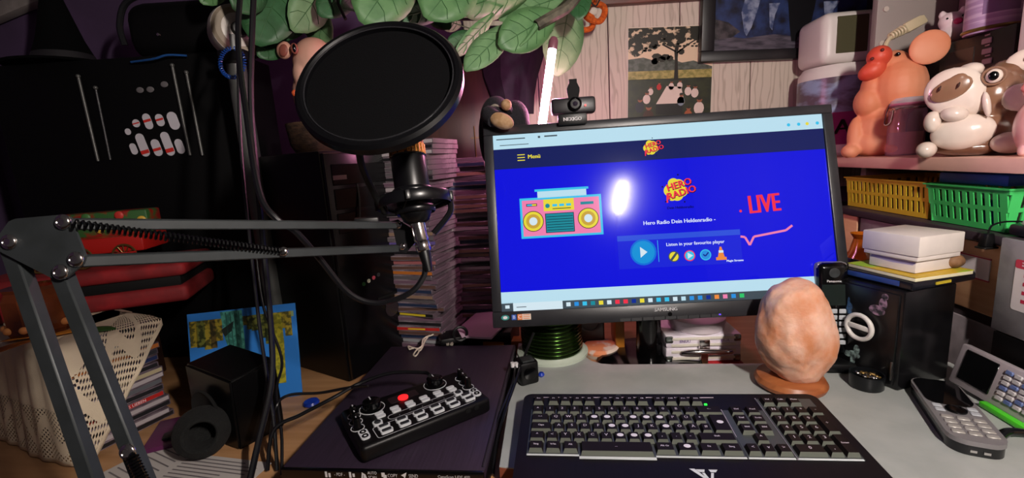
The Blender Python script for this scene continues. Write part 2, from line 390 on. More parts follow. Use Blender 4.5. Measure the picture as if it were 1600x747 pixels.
f.P([(.664, .705), (.669, .705), (.677, .765), (.656, .765)], scr('scr_orange', '#ef8a3c'), 2); f.R(.651, .762, .682, .778, scr('scr_orange', '#ef8a3c'), 2); f.R(.660, .725, .674, .738, W2, 3)
f.Tt('Magix Streams', .706, .785, .0085, TXTW, 2, bold=.0004)
f.fin('player_panel', 1, 'translucent player panel with round app icons')
f = SF(); f.O(.437, .712, .0395, scr('scr_ring', '#0c6fd8'), 0); f.O(.437, .712, .034, scr('scr_play', '#1292d8'), 1); f.P([(.428, .682), (.428, .742), (.449, .712)], W2, 2); f.fin('play_button', 3, 'round light blue play button')
f = SF(); f.R(0, .893, 1, .956, W1); f.R(.035, .956, .185, 1, W2); f.R(0, .952, .035, 1, GREY); f.R(.011, .966, .024, .984, W2, 1); f.R(.185, .956, 1, 1, GREY)
cols = [W2, scr('scr_sky', '#2a8fe0'), CYAN, TEAL, YEL, W2, REDC, REDC, scr('scr_deep', '#0d2c90'), YEL, W2, CYAN, CYAN, W2, W1, scr('scr_sky', ''), scr('scr_sky', ''), scr('scr_deep', ''), scr('scr_orange', ''), PINK, scr('scr_sky', ''), scr('scr_green', '#2fc46a')]
for k, m in enumerate(cols): f.R(.196 + k * .0245, .966, .209 + k * .0245, .988, m, 1)
f.R(.045, .977, .075, .981, GREY, 1)
f.R(.80, .966, .808, .985, CYAN, 1); f.fin('taskbar', 1, 'grey taskbar with a row of small coloured icons')
# bezel print and keys
f = Flat(); f.text('SAMSUNG', -.006, -MH / 2 + .0175, .0080, mat('silver_print', '#dcdce0', .4), sx=1.05, bold=.00016)
f.done('maker_lettering', bzl, (0, 0, .0032))
f = Flat(); x = -MW / 2 + .022
f.disc(x, -MH / 2 + .017, .007, .0045, mat('sticker_teal', '#2c8f8c', .5), 0); f.disc(x, -MH / 2 + .017, .0038, .0026, mat('sticker_white', '#d8d8dc', .5), 1)
f.rect(x + .011, -MH / 2 + .0125, x + .019, -MH / 2 + .0215, mat('sticker_blue', '#2456b4', .5), 0); f.text('B', x + .015, -MH / 2 + .017, .008, mat('sticker_white', '', .5), 1)
f.rect(x + .021, -MH / 2 + .012, x + .029, -MH / 2 + .022, mat('sticker_orange', '#d8793a', .5), 0); f.text('C', x + .025, -MH / 2 + .017, .009, mat('sticker_white', '', .5), 1)
f.rect(x + .029, -MH / 2 + .012, x + .044, -MH / 2 + .022, mat('sticker_pale', '#d5c2b4', .5), 0)
for k in range(3): f.rect(x + .031, -MH / 2 + .0138 + k * .003, x + .042, -MH / 2 + .0148 + k * .003, mat('sticker_orange', '', .5), 1)
f.done('sticker', bzl, (0, 0, .0032), label='small teal, blue and orange stickers')
for k in range(9):
    b = B(); b.box((-.075 + k * .019, -MH / 2 + .0035, .0034), (.0178, .0055, .001), .0003, seg=1); b.done('button', mat('bezel_button', '#232427', .35), bzl)
B().cyl((0, -MH / 2 + .0095, .003), (0, -MH / 2 + .0095, .0042), .0035, n=16).done('power_dial', BLKG, bzl)
B().box((.082, -MH / 2 + .005, .0042), (.003, .0014, .0008)).done('led', mat('led_violet', '#5a3cff', .4, em=2), bzl)
sb = B(); nk = MI @ V((mc.x - .006, mc.y + .062, 0)); sb.cyl((nk.x, nk.y, .0), (nk.x, nk.y - .0, .19), .024, .022, 24); sb.done('neck', BLKG, mon)
B().lathe([(.10, 0), (.10, .006), (.09, .012), (.03, .016), (.0, .016)], 32).done('foot', BLKG, mon, loc=(nk.x, nk.y, 0.0002))
# ================================================================ keyboard
KO = V((.004, .635, 0))
kb = thing('keyboard', 'black full-size gaming keyboard with dark keycaps and white strips on the grey board', 'keyboard', KO, -RA)
KW, KV = .4125, .206
kt = math.atan2(.012, .2)
KMx = Matrix.Translation((0, 0, .026)) @ Matrix.Rotation(kt, 4, 'X')   # slopes down toward the viewer
def kdone(b, n, m, parent=kb, **k):
    o = b.done(n, m, parent, **k); setm(o, KMx) if parent is kb else None; return o
kc = mat('keyboard_case', '#120d10', .42, 0, '#0d0a0c', 30, (30, 1, 1), bump=.05, bs=300, spec=.22)
b = B()
def rr(x0, y0, x1, y1, r, n=5):
    out = []
    for cx, cy, a in ((x1 - r, y1 - r, 0), (x0 + r, y1 - r, 90), (x0 + r, y0 + r, 180), (x1 - r, y0 + r, 270)):
        out += [(cx + r * math.cos(R_(a + 90 * k / n)), cy + r * math.sin(R_(a + 90 * k / n))) for k in range(n + 1)]
    return out
b.prism(rr(0, -KV, KW, 0, .012), -.012, .0)
case = kdone(b, 'case', kc)
for x, y in ((.03, -.02), (KW - .03, -.02)): B().box((x, y, .0075), (.03, .012, .015), .002).done('foot', BLK, kb)
for x in (.03, KW - .03): B().box((x, -KV + .02, .0005), (.03, .012, .001)).done('foot', BLK, kb)
def kstrip(x0, y0, x1, y1, m): return B().box(((x0 + x1) / 2, (y0 + y1) / 2, .0007), (abs(x1 - x0), abs(y1 - y0), .0012), .0003, seg=1).done('strip', m, case)
kwh = mat('keyboard_white_plate', '#c9ced2', .4)
PU, X0 = .01725, .0145
RW = [-.0225, -.0470, -.0656, -.0842, -.1028, -.1218]
for a, c_, y0, y1 in ((0, 14.95, -.0415, -.1325), (15.1, 18.1, -.0415, -.1325), (18.25, 22.3, -.0145, -.1325)):
    b = B(); b.box((X0 + (a + c_) / 2 * PU, (y0 + y1) / 2, .0006), ((c_ - a) * PU + .002, y1 - y0 - .001, .0012), .0004, seg=1); b.done('backplate', mat('backplate_grey', '#3c4040', .4), case)
kstrip(X0 - .001, RW[5] - .012, X0 + 3.7 * PU, RW[5] - .0095, kwh); kstrip(X0 + 3.7 * PU, RW[5] - .0165, X0 + 9 * PU, RW[5] - .0125, kwh); kstrip(X0 + 9 * PU, RW[5] - .012, X0 + 15 * PU, RW[5] - .0095, kwh)
kstrip(X0 + 15.1 * PU, RW[5] - .012, X0 + 18.1 * PU, RW[5] - .0095, kwh); kstrip(X0 + 18.25 * PU, RW[5] - .012, X0 + 22.3 * PU, RW[5] - .0095, kwh)
pkst = mat('keyboard_pale_strip', '#b9aabb', .35)
kstrip(X0 + 18.16 * PU, RW[5] - .012, X0 + 18.24 * PU, -.012, pkst); kstrip(X0 + 15.02 * PU, RW[3] - .012, X0 + 15.1 * PU, RW[1] + .008, pkst)
kstrip(X0, -.0105, X0 + 15 * PU, -.0098, pkst)
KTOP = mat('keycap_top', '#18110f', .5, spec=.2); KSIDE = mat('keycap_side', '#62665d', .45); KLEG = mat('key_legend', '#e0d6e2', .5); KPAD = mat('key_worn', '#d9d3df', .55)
def key(x, wu, y, leg=None, pad=0, h=.0070, hv=1.0, big=0, front=0):
    wd = wu * PU - .0022; dp = .0186 * hv - .0028
    b = B(); vs = []
    z1 = h
    for zz, ix, iy0, iy1 in ((.0012, 0, 0, 0), (z1, .0020, .0017, .0010)):
        vs.append([V((-wd / 2 + ix, -dp / 2 + iy0, zz)), V((wd / 2 - ix, -dp / 2 + iy0, zz)), V((wd / 2 - ix, dp / 2 - iy1, zz)), V((-wd / 2 + ix, dp / 2 - iy1, zz))])
    b.loops(vs, True)
    b.bm.faces.ensure_lookup_table()
    for fc in b.bm.faces:
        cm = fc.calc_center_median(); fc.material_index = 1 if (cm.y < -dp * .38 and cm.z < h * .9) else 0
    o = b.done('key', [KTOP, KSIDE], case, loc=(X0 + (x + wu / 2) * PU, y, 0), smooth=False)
    if pad or leg:
        f = Flat(.0001)
        if pad: f.disc(.0004, .001, min(.0042, wd * .3), .0032, KPAD, 1)
        elif leg: f.text(leg, 0, .001, (.0066 if len(leg) == 1 else .0040), KLEG, 1, bold=.00014)
        f.done('legend', o, (0, 0, h + .0001))
    return o
for x, t in zip((0, 1.27, 2.27, 3.27, 4.27, 5.6, 6.6, 7.6, 8.6, 9.9, 10.9, 11.9, 12.9), ('Esc',) + tuple('F%d' % i for i in range(1, 13))): key(x, 1, RW[0], t)
for k, t in enumerate('^1234567890ß´'): key(k, 1, RW[1], t)
key(13, 2, RW[1], '<--')
key(0, 1.5, RW[2], '<->')
for k, t in enumerate('QWERTZUIOPÜ+'): key(1.5 + k, 1, RW[2], t, pad=k in (3, 4, 6, 7, 8))
key(13.6, 1.4, (RW[2] + RW[3]) / 2, 'Enter', pad=1, hv=2)
key(0, 1.75, RW[3], 'Caps')
for k, t in enumerate('ASDFGHJKLÖÄ#'): key(1.75 + k if k < 11 else 12.7, 1 if k < 11 else .9, RW[3], t, pad=k in (4, 5, 8))
key(0, 1.25, RW[4], '^')
for k, t in enumerate('<YXCVBNM,.-'): key(1.25 + k, 1, RW[4], t, pad=k in (5, 6, 7))
key(12.25, 2.7, RW[4], 'Shift')
for x, t in ((0, 'Strg'), (1.25, 'Win'), (2.5, 'Alt')): key(x, 1.2, RW[5], t)
key(3.75, 5.2, RW[5] - .0018, '....', hv=1.2)
for x, t, pd in ((9, 'Alt Gr', 0), (10.5, 'Fn', 1), (12, 'Fn', 0), (13.5, 'Strg', 0)): key(x, 1.45, RW[5], t, pad=pd)
for r, (t1, t2) in enumerate((('Einf', 'Pos1'), ('Entf', 'Ende'), ('Bild', 'Bild'))):
    key(15.5, 1.1, RW[1 + r], t1); key(16.7, 1.1, RW[1 + r], t2)
key(16.1, 1, RW[4], '^')
for k, t in enumerate('<v>'): key(15.12 + k, 1, RW[5], t)
for k in range(3): key(18.35 + k * 1.0, 1, RW[0] - .002, ('Vol', 'Calc', 'Mute')[k])
for r, row in enumerate(('N/*-', '789', '456', '123')):
    for k, t in enumerate(row): key(18.3 + k, 1, RW[1 + r], t)
key(21.3, 1, (RW[2] + RW[3]) / 2, '+', hv=2); key(21.3, 1, (RW[4] + RW[5]) / 2, 'Enter', hv=2)
key(18.3, 2, RW[5], '0'); key(20.3, 1, RW[5], ',')
B().box((X0 + 14.1 * PU, RW[0] - .004, .0006), (.0035, .002, .0012)).done('led', mat('led_green', '#25ff3a', .4, em=3), case)
B().lathe([(.004, 0), (.004, .001), (.003, .0016)], 14).done('screw_cap', DGR, case, loc=(.14, -.006, 0))
f = Flat(.0001); cx, cy = .222, -.1545
for sgn in (1, -1):
    f.poly([(cx + sgn * .002, cy + .003), (cx + sgn * .012, cy + .003), (cx + sgn * .009, cy - .001), (cx + sgn * .0035, cy - .001)], kwh, 0)
    f.poly([(cx + sgn * .0035, cy - .002), (cx + sgn * .0065, cy - .002), (cx + sgn * .004, cy - .010), (cx + sgn * .001, cy - .010)], kwh, 0)
f.poly([(cx - .019, cy + .004), (cx - .013, cy + .004), (cx - .003, cy - .010), (cx - .007, cy - .010)], kwh, 0)
f.done('emblem', case, (0, 0, .0002), label='white angular emblem')
# ================================================================ scanner
SO = (G(757, 733, .015) + G(440, 728, .015)) / 2; SYW = R_(-7.0)
sc = thing('flatbed_scanner', 'slim black flatbed scanner with brushed lid lying under the audio mixer', 'scanner', (SO.x, SO.y, DZ), SYW)
scm = mat('scanner_brushed', '#35293a', .42, 0, '#281f2c', 26, (14, .5, 1), lo=.3, hi=.7, bump=.06, bs=40)
SWD, SDP = .262, .372
B().box((0, SDP / 2, .0135), (SWD, SDP, .025), .003).done('base', BLK, sc)
lid = B().box((0, SDP / 2, .0335), (SWD, SDP - .002, .0140), .002).done('lid', scm, sc)
B().box((SWD / 2 - .0025, SDP / 2, .0415), (.003, SDP - .01, .0015), .0005, seg=1).done('edge_trim', mat('scanner_edge', '#3c3640', .3, .5), sc)
fr = B().box((0, -.0022, .0215), (SWD, .005, .038), .0015).done('front_strip', BLKG, sc)
f = Flat(); ip = mat('scanner_print', '#cfcfd2', .5)
y = .006
f.rect(-.072, y - .004, -.068, y + .004, ip); f.rect(-.066, y - .004, -.062, y + .002, ip); f.text('- PDF -', -.046, y, .0065, ip); f.rect(-.029, y - .004, -.025, y + .004, ip); f.rect(-.023, y - .003, -.019, y + .002, ip)
f.poly([(-.008, y - .004), (.002, y - .004), (0, y + .001), (-.006, y + .004)], ip); f.text('AUTO', .012, y + .003, .0058, ip); f.text('SCAN', .012, y - .003, .0058, ip)
f.rect(.028, y - .002, .034, y + .004, ip); f.rect(.031, y - .004, .037, y + .001, ip, 1); f.text('COPY', .047, y, .0065, ip)
f.poly([(.062, y + .001), (.072, y + .005), (.068, y - .004), (.066, y - .001)], ip); f.text('SEND', .083, y, .0065, ip)
f.done('button_print', fr, (-.018, -.0049, .0285), (R_(90), 0, 0)).scale = (.74, 1, 1)
f = Flat(); f.text('CanoScan LiDE 400', 0, 0, .0050, ip, bold=.0001); f.done('model_lettering', fr, (.094, -.0049, .0345), (R_(90), 0, 0))
for k in range(4): B().box((-.055 + k * .034, -.0048, .0275), (.0006, .0006, .014)).done('button_gap', BLKM, fr)
# ================================================================ audio mixer
MX0 = G(570, 698, .040); MX1 = G(762, 622, .040); mrz = math.atan2(MX1.y - MX0.y, MX1.x - MX0.x); mw = (MX1 - MX0).length; md = .112
STOP = DZ + .0425
mxr = thing('audio_mixer', 'small black audio mixer with white buttons and a glowing red key on the scanner', 'mixer', (MX0.x, MX0.y, STOP + .0003), mrz)
mh = .0235
mxp = mat('mixer_black', '#0a090b', .4, spec=.25)
bd = B().box((mw / 2, md / 2, mh / 2), (mw + .010, md, mh), .006, seg=3).done('body', mxp, mxr)
LP = mat('white_button', '#cdd0d4', .4); LN = mat('white_line', '#bfc0c4', .5)
def mz(): return mh + .0002
def pad(x, y, wx, wy, n='button', m=LP, h=.003):
    b = B(); b.prism(rr(-wx / 2, -wy / 2, wx / 2, wy / 2, min(wx, wy) * .32, 3), 0, h); return b.done(n, m, mxr, loc=(x, y, mz()))
fx = lambda a: .004 + a * (mw - .008)
for r in range(2):
    for k in range(6): pad(fx(.20 + k * .13), .052 - r * .009 + .012, .0125, .0065, h=.002)
for r in range(2):
    for k in range(6):
        o = pad(fx(.17 + k * .145), .027 - r * .0125, .0165, .009)
        B().prism(rr(-.0062, -.0026, .0062, .0026, .002, 3), 0, .0012).done('cap', mat('smoked_key', '#2a2c30', .25), o, loc=(0, 0, .003))
for a in (.145, .86):
    o = pad(fx(a), .040, .013, .0115); B().lathe([(.0045, 0), (.0045, .001), (.003, .0016)], 14).done('cap', mat('smoked_key', '', .25), o, loc=(0, 0, .003))
for a in (.015, .985):
    b = B(); b.prism(rr(-.006, -.012, .006, .012, .005, 4), 0, .002); o = b.done('jack_plate', LP, mxr, loc=(fx(a), .026, mz()))
    for dy in (-.0055, .0055): B().torus((0, dy, .0021), .0032, .0012, n=16, k=6).done('jack', BLKG, o)
f = Flat(.0001)
def ring(pts): f.line(pts + [pts[0]], .0009, LN, 0)
ring(rr(fx(.09), .006, fx(.93), .0345, .004, 3)); ring(rr(fx(.24), .0385, fx(.83), .0505, .0055, 5))
for k in range(5): f.disc(fx(.33 + .1 * k), .0425 + .004 * (k % 2), .0007, .0007, LN, 0)
f.done('printed_line', mxr, (0, 0, mz() + .0002))
def knob(x, y, r, h, n='knob'):
    B().torus((0, 0, .0004), r + .003, .0006, n=26, k=6).done('knob_ring', LN, mxr, loc=(x, y, mz()))
    o = B().lathe([(r, 0), (r, h * .2), (r * .9, h * .25), (r * .86, h * .92), (r * .75, h), (0, h)], 24).done(n, BLKG, mxr, loc=(x, y, mz()))
    B().box((0, r * .5, h + .0002), (.0014, r * .6, .0006)).done('pointer', LN, o)
knob(fx(.18), .086, .0145, .0125); knob(fx(.77), .090, .0145, .0125)
for a in (.0, .985):
    for k in range(3): knob(fx(a) + .002 * k, .048 + k * .0165, .0056, .015)
B().lathe([(.0075, 0), (.0075, .002), (.006, .0028), (0, .003)], 20).done('record_key', mat('glow_red', '#ff1f22', .4, em=1.6), mxr, loc=(fx(.45), .084, mz()), label='glowing red round key')
b = B(); b.prism(rr(-.022, -.009, .022, .009, .002, 3), 0, .0005); b.done('key_field', mat('key_field', '#24181c', .4), mxr, loc=(fx(.46), .088, mz() - .0003))
for k in range(2): B().lathe([(.0042, 0), (.0042, .0008), (.003, .001)], 14).done('front_jack', BLKM, mxr, loc=(fx(.83 + .08 * k), -.0001, .017), rot=(R_(90), 0, 0))
# ================================================================ boom arm
ARM = mat('arm_grey', '#303436', .5, .2, '#2a2e2f', 40)
arm = thing('boom_arm', 'grey folding microphone boom arm with bolted elbow plate and coil spring', 'boom arm', G(260, 747, DZ) + V((-.03, -.05, 0)))
AI = -arm.location
dA = .36
E0 = D(66, 385, dA)
def bar(p, q, wd, th, name, parent=arm, m=ARM, face=None):
    p, q = V(p), V(q); x = (q - p).normalized()
    n = face or V((0, -1, .1)); z = (n - x * n.dot(x)).normalized(); y = z.cross(x)
    b = B(); b.box(((q - p).length / 2, 0, 0), ((q - p).length, wd, th), .0012, seg=1)
    o = b.done(name, m, parent); M = Matrix(((x.x, y.x, z.x, p.x + AI.x), (x.y, y.y, z.y, p.y + AI.y), (x.z, y.z, z.z, p.z + AI.z), (0, 0, 0, 1))); setm(o, M); return o
low0a, low0b = D(16, 378, dA), D(96, 425, dA)
lowEa, lowEb = D(172, 830, dA), D(265, 850, dA)
bar(low0a, lowEa, .0128, .010, 'lower_bar'); bar(low0b, lowEb, .0128, .010, 'lower_bar')
tipd = .60
up0a, up0b = D(98, 350, dA), D(118, 408, dA)
up1a, up1b = D(628, 352, tipd), D(628, 388, tipd)
bar(up0a, up1a, .0095, .010, 'upper_bar'); bar(up0b, up1b, .0095, .010, 'upper_bar')
def plate_poly(pix_pts, d, name, off=-.0065, th=.002, m=ARM):
    pts = [D(x, y, d + off) for x, y in pix_pts]; c = sum(pts, V()) / len(pts)
    b = B(); n = -CF
    b.loops([[p + AI for p in pts], [p + AI + n * th for p in pts]], True); return b.done(name, m, arm, smooth=False)
pp = [(-8, 382), (18, 346), (28, 342), (96, 336), (112, 339), (118, 352), (137, 400), (133, 412), (108, 434), (96, 437), (82, 433), (2, 392)]
plate_poly(pp, dA, 'elbow_plate'); plate_poly(pp, dA, 'elbow_plate', .0065)
def bolt(x, y, d, r=.0062, parent=arm):
    p = D(x, y, d - .0088) + AI
    b = B(); M = Matrix.Translation(p) @ (-CF).to_track_quat('Z', 'Y').to_matrix().to_4x4()
    b.lathe([(r, 0), (r, .0008), (r * .86, .002), (r * .5, .0028), (r * .42, .0022), (0, .0022)], 20, 0, M); b.done('bolt', CHR, parent)
for x, y in ((15, 378), (99, 347), (119, 405), (95, 425)): bolt(x, y, dA)
s0, s1 = D(112, 350, dA - .012) + AI, D(440, 393, .475) + AI
pts = []; ax = (s1 - s0); L_ = ax.length; axn = ax.normalized(); e1 = axn.cross(V((0, 0, 1))).normalized(); e2 = axn.cross(e1)
NT = 46
for i in range(NT * 8 + 1):
    t = i / (NT * 8); a = i * math.pi / 4; pts.append(s0 + ax * t + (e1 * math.cos(a) + e2 * math.sin(a)) * .0034)
B().tube(pts, .0011, 5, sub=0).done('spring', BLKG, arm)
bolt(443, 393, .483, .005)
s0, s1 = D(205, 712, dA - .012) + AI, D(262, 830, dA - .012) + AI
ax = s1 - s0; axn = ax.normalized(); e1 = axn.cross(V((0, 1, 0))).normalized(); e2 = axn.cross(e1); pts = []
for i in range(26 * 8 + 1):
    t = i / (26 * 8); a = i * math.pi / 4; pts.append(s0 + ax * t + (e1 * math.cos(a) + e2 * math.sin(a)) * .0034)
B().tube(pts, .0011, 5, sub=0).done('spring', BLKG, arm)
bolt(200, 706, dA, .0065)
B().tube([lowEa + AI, (lowEa + lowEb) / 2 + AI + V((0, 0, -.02)), lowEb + AI], .006, 8).done('base_fork', ARM, arm)
fk = (lowEa + lowEb) / 2 + AI + V((0, 0, -.02))
B().cyl(fk, (fk.x, fk.y, .012), .008, n=14).done('post', ARM, arm)
B().box((fk.x, fk.y, .006), (.05, .06, .012), .002).done('clamp', ARM, arm)
tp = [(612, 346), (622, 343), (652, 362), (650, 378), (634, 396), (622, 391)]
plate_poly(tp, tipd, 'tip_plate', -.0075, .002, BLK); plate_poly(tp, tipd, 'tip_plate', .0055, .002, BLK)
bolt(622, 352, tipd - .001, .005); bolt(629, 385, tipd - .001, .005)
B().box((0, 0, 0), (.03, .012, .012), .002).done('cable_sleeve', BLK, arm, loc=D(573, 347, .575) + AI, rot=(0, R_(2), R_(14)))
# ================================================================ microphone with shock mount
mt, mb = D(628, 178, .585), D(652, 350, .575)
mic = thing('microphone', 'black condenser microphone with golden grille in a black shock mount', 'microphone', mb)
MZ = (mt - mb).normalized(); MQ = MZ.to_track_quat('Z', 'Y').to_matrix().to_4x4(); Ln_ = (mt - mb).length
mr = .0225
def mcp(b, n, m, **k):
    o = b.done(n, m, mic, **k); o.rotation_euler = MQ.to_euler(); return o
B_ = B().lathe([(.010, 0), (.016, .004), (.0205, .014), (mr, .022), (mr, Ln_ * .585), (mr * .97, Ln_ * .60)], 28)
mcp(B_, 'body', mat('mic_black', '#08080a', .32, spec=.4))
gm_ = mat('grille_gold', '#b98240', .3, .85, '#54351a', 260, lo=.42, hi=.58, bump=.6, bs=420)
mcp(B().lathe([(mr * .97, Ln_ * .60), (mr, Ln_ * .61), (mr, Ln_ - .02), (mr * .8, Ln_ - .006), (mr * .3, Ln_), (0, Ln_)], 28), 'grille', gm_, label='golden wire mesh grille')
b = B()
for k in range(26):
    a = 2 * math.pi * k / 26; b.cyl((mr * 1.0 * math.cos(a), mr * math.sin(a), Ln_ * .61), (mr * math.cos(a), mr * math.sin(a), Ln_ * .70), .0011, n=5)
mcp(b, 'grille_ribs', mat('brass_rib', '#c99048', .3, .7))
mcp(B().torus((0, 0, Ln_ * .602), mr, .0014, n=28, k=6), 'grille_band', BLKG)
rz = .030
mcp(B().torus((0, 0, rz), .0465, .003, sq=(.5, 2.4), n=36, k=8), 'mount_ring', mat('mount_black', '#0b0b0e', .3, spec=.4), label='outer shock mount ring')
mcp(B().torus((0, 0, rz + .012), .0245, .0028, sq=(.6, 1.6), n=28, k=8), 'cradle_ring', mat('mount_black', '', .3)); mcp(B().torus((0, 0, rz - .012), .0245, .0028, sq=(.6, 1.6), n=28, k=8), 'cradle_ring', mat('mount_black', '', .3))
for k in range(4):
    a = R_(45 + 90 * k); c_, s_ = math.cos(a), math.sin(a); c2, s2 = math.cos(a + .5), math.sin(a + .5)
    mcp(B().tube([(.025 * c_, .025 * s_, rz + .013), (.047 * c2, .047 * s2, rz + .001), (.025 * c_, .025 * s_, rz - .012)], .0014, 6, sub=4), 'elastic_cord', BLKM)
    mcp(B().box((.047 * c2, .047 * s2, rz), (.006, .008, .012), .001), 'cord_hook', mat('mount_black', '', .3))
mcp(B().tube([(-.0465, 0, rz - .004), (-.044, 0, rz - .02), (-.02, -.004, rz - .044)], .004, 8), 'mount_fork', mat('mount_black', '', .3))
x0, x1 = D(652, 347, .575), D(664, 398, .57)
xl = thing('xlr_plug', 'chrome plug of the microphone cable below the shock mount', 'plug', x1)
q = (x0 - x1).to_track_quat('Z', 'Y'); l = (x0 - x1).length
xl.rotation_euler = q.to_euler()
B().lathe([(.008, .004), (.0095, .006), (.0095, l * .35), (.0085, l * .4), (.0095, l * .45), (.0095, l), (.007, l)], 20).done('barrel', CHR, xl)
B().lathe([(.0045, -.022), (.006, -.012), (.0075, .0), (.0075, .006)], 16).done('boot', BLK, xl)
B().box((.009, 0, l * .7), (.002, .005, .012), .0008).done('latch', STEEL, xl)
# ================================================================ pop filter
pc = D(594, 131, .455)
tov = (CP - pc).normalized()
nrm = (Matrix.Rotation(R_(-47), 3, V((1, 0, .0))) @ tov); nrm = (Matrix.Rotation(R_(-20), 3, V((0, 0, 1))) @ nrm).normalized()
if nrm.z < 0: nrm = (Matrix.Rotation(R_(38), 3, V((1, 0, 0))) @ tov).normalized()
pf = thing('pop_filter', 'large round black mesh pop filter in front of the microphone', 'pop filter', pc)
pf.rotation_euler = nrm.to_track_quat('Z', 'Y').to_euler()
PRd = .0855
B().lathe([(PRd - .0105, -.006), (PRd - .003, -.007), (PRd, -.004), (PRd, .004), (PRd - .003, .0072), (PRd - .007, .0075), (PRd - .010, .005), (PRd - .0105, .001), (PRd - .0105, -.006)], 72, cap=False).done('rim', mat('pop_rim', '#070709', .3, spec=.35), pf)
B().lathe([(PRd - .0103, .0006), (0.03, .0012), (0, .0012), (.03, -.0006), (PRd - .0103, -.0012)], 64, cap=False).done('mesh_screen', mat('pop_mesh', '#070709', .9, 0, '#050506', 700, bump=.3, bs=900, spec=.08), pf)
B().torus((0, 0, .0056), PRd - .0099, .0008, n=72, k=6).done('inner_ring', mat('pop_ring', '#2a2a2d', .25, .3), pf)
pl = pf.rotation_euler.to_matrix().transposed()
gp = [pl @ (D(560, 205, .47) - pc), pl @ (D(566, 262, .52) - pc), pl @ (D(600, 330, .56) - pc), pl @ (mb + MZ * .03 + V((-.04, 0, 0)) - pc)]
B().tube(gp, .0042, 8).done('neck', BLK, pf)
# ================================================================ cables
def cable(pts, r, label, m=None, cat='cable', name='cable', sub=8, n=8):
    p = [V(q) for q in pts]; o0 = min(p, key=lambda v: v.z)
    b = B(); b.tube([q - o0 for q in p], r, n, sub=sub); o = b.done(name, m or mat('cable_black', '#0e0e11', .3), loc=o0); return tag(o, label, cat)
mcab = [D(664, 410, .57), D(662, 432, .57), D(640, 458, .565), D(590, 474, .56), D(545, 458, .55), D(500, 405, .53), D(462, 362, .50), D(432, 342, .485), D(405, 300, .49), D(385, 180, .53), D(372, 60, .58), D(380, -60, .62)]
cable(mcab, .0036, 'black microphone cable looping from the chrome plug to the boom arm')
cable([D(398, -40, .66), D(392, 150, .66), D(404, 300, .66), D(413, 400, .68), D(424, 520, .66), D(424, 600, .64), D(404, 690, .60), D(385, 775, .56)], .0042, 'thick black cable hanging down past the right side of the city brochure')
cable([D(372, 100, .70), D(378, 250, .70), D(402, 480, .68), D(416, 580, .66), D(428, 660, .64), G(433, 735, DZ + .004)], .0026, 'thin black cable hanging down in front of the black speaker')
cable([D(545, 235, .86), D(560, 300, .86), D(562, 345, .86)], .0020, 'short thin cable hanging in front of the computer tower', n=6)
cable([G(420, 700, DZ + .004), D(430, 640, .66), D(450, 618, .68), D(500, 614, .69), D(545, 606, .685), D(575, 603, .665)], .0022, 'thin black cable arching from the cable bundle to the mixer top')
cable([G(418, 735, DZ + .004), D(428, 672, .635), D(470, 648, .65), D(520, 622, .665), D(560, 600, .69), D(610, 583, .70), D(662, 582, .70), D(672, 587, .685)], .0028, 'black cable curving across the scanner into the mixer')
cable([G(440, 742, DZ + .003), D(440, 680, .645), D(432, 610, .68), D(440, 560, .72), D(412, 480, .74), D(400, 400, .75)], .0022, 'thin black cable standing at the right edge of the cable bundle')
cable([D(834, 520, .80), D(822, 550, .785), D(808, 590, .735), D(790, 640, .672), D(776, 690, .625), G(770, 742, DZ + .003)], .0024, 'black cable running down between scanner and grey board')
cable([D(806, 570, .77), D(800, 600, .72), D(780, 650, .655), D(764, 700, .61), G(758, 760, DZ + .003)], .0020, 'thinner black cable beside the right edge of the scanner')
for k, (x, y) in enumerate(((801, 570), (807, 570))):
    b = B(); b.cyl((0, 0, -.004), (0, 0, .004), .0035, n=10)
    tag(b.done('cable_tie', mat('tie_white', '#d6d2d4', .4), loc=D(x, y, .765)), 'small white clip on the %s cable beside the scanner' % ('left', 'right')[k], 'clip')
# blue coiled cord and ring
pts = [];
c0 = D(363, 98, .74); e1, e2 = CR, CU
for i in range(34 * 8 + 1):
    t = i / (34 * 8); a = R_(100 + 340 * t); rad = .021; th = i * math.pi / 4
    dirv = e1 * math.cos(a) * rad * .95 + e2 * math.sin(a) * rad * 1.15; nn = dirv.normalized()
    pts.append(c0 + dirv + (nn * math.cos(th) + CF * math.sin(th)) * .0026)
o0 = c0.copy(); b = B(); b.tube([p - o0 for p in pts], .0011, 5, sub=0)
tag(b.done('coiled_cord', mat('blue_coil', '#123c86', .3), loc=o0), 'blue coiled cord hanging in a ring below the white spotlight', 'cord')
cable([D(205, 97, .93), D(240, 92, .92), D(262, 86, .92), D(292, 87, .93)], .0022, 'thin blue wire lying on the black bag', mat('blue_wire', '#1c4a86', .35))
# ================================================================ things by the monitor
wc0 = MM @ V((-.143, MH / 2 + .0006, -.004))
wc = thing('webcam', 'black webcam with raised privacy cover clipped on top of the monitor', 'webcam', wc0, (0, 0, MY))
B().box((0, .004, .0155), (.077, .024, .028), .005, seg=2).done('housing', mat('webcam_black', '#1a171b', .4), wc, loc=(.004, 0, .0125), rot=(R_(-4), 0, 0))
lens = B().lathe([(.0115, 0), (.0115, .004), (.0092, .006), (.008, .004), (0, .004)], 24).done('lens', BLKG, wc, loc=(.006, -.009, .0295), rot=(R_(86), 0, 0))
B().lathe([(.0042, 0), (.003, .0012), (0, .0016)], 16).done('lens_glass', mat('lens_glass', '#2a2430', .05), lens, loc=(0, 0, .0042))
B().prism([(-.008, 0), (.008, 0), (.011, .012), (.011, .018), (.0068, .027), (.0068, .033), (-.0068, .033), (-.0068, .027), (-.011, .018), (-.011, .012)], 0, .003).done('privacy_cover', BLKM, wc, loc=(.004, -.006, .0385), rot=(R_(90), 0, 0))
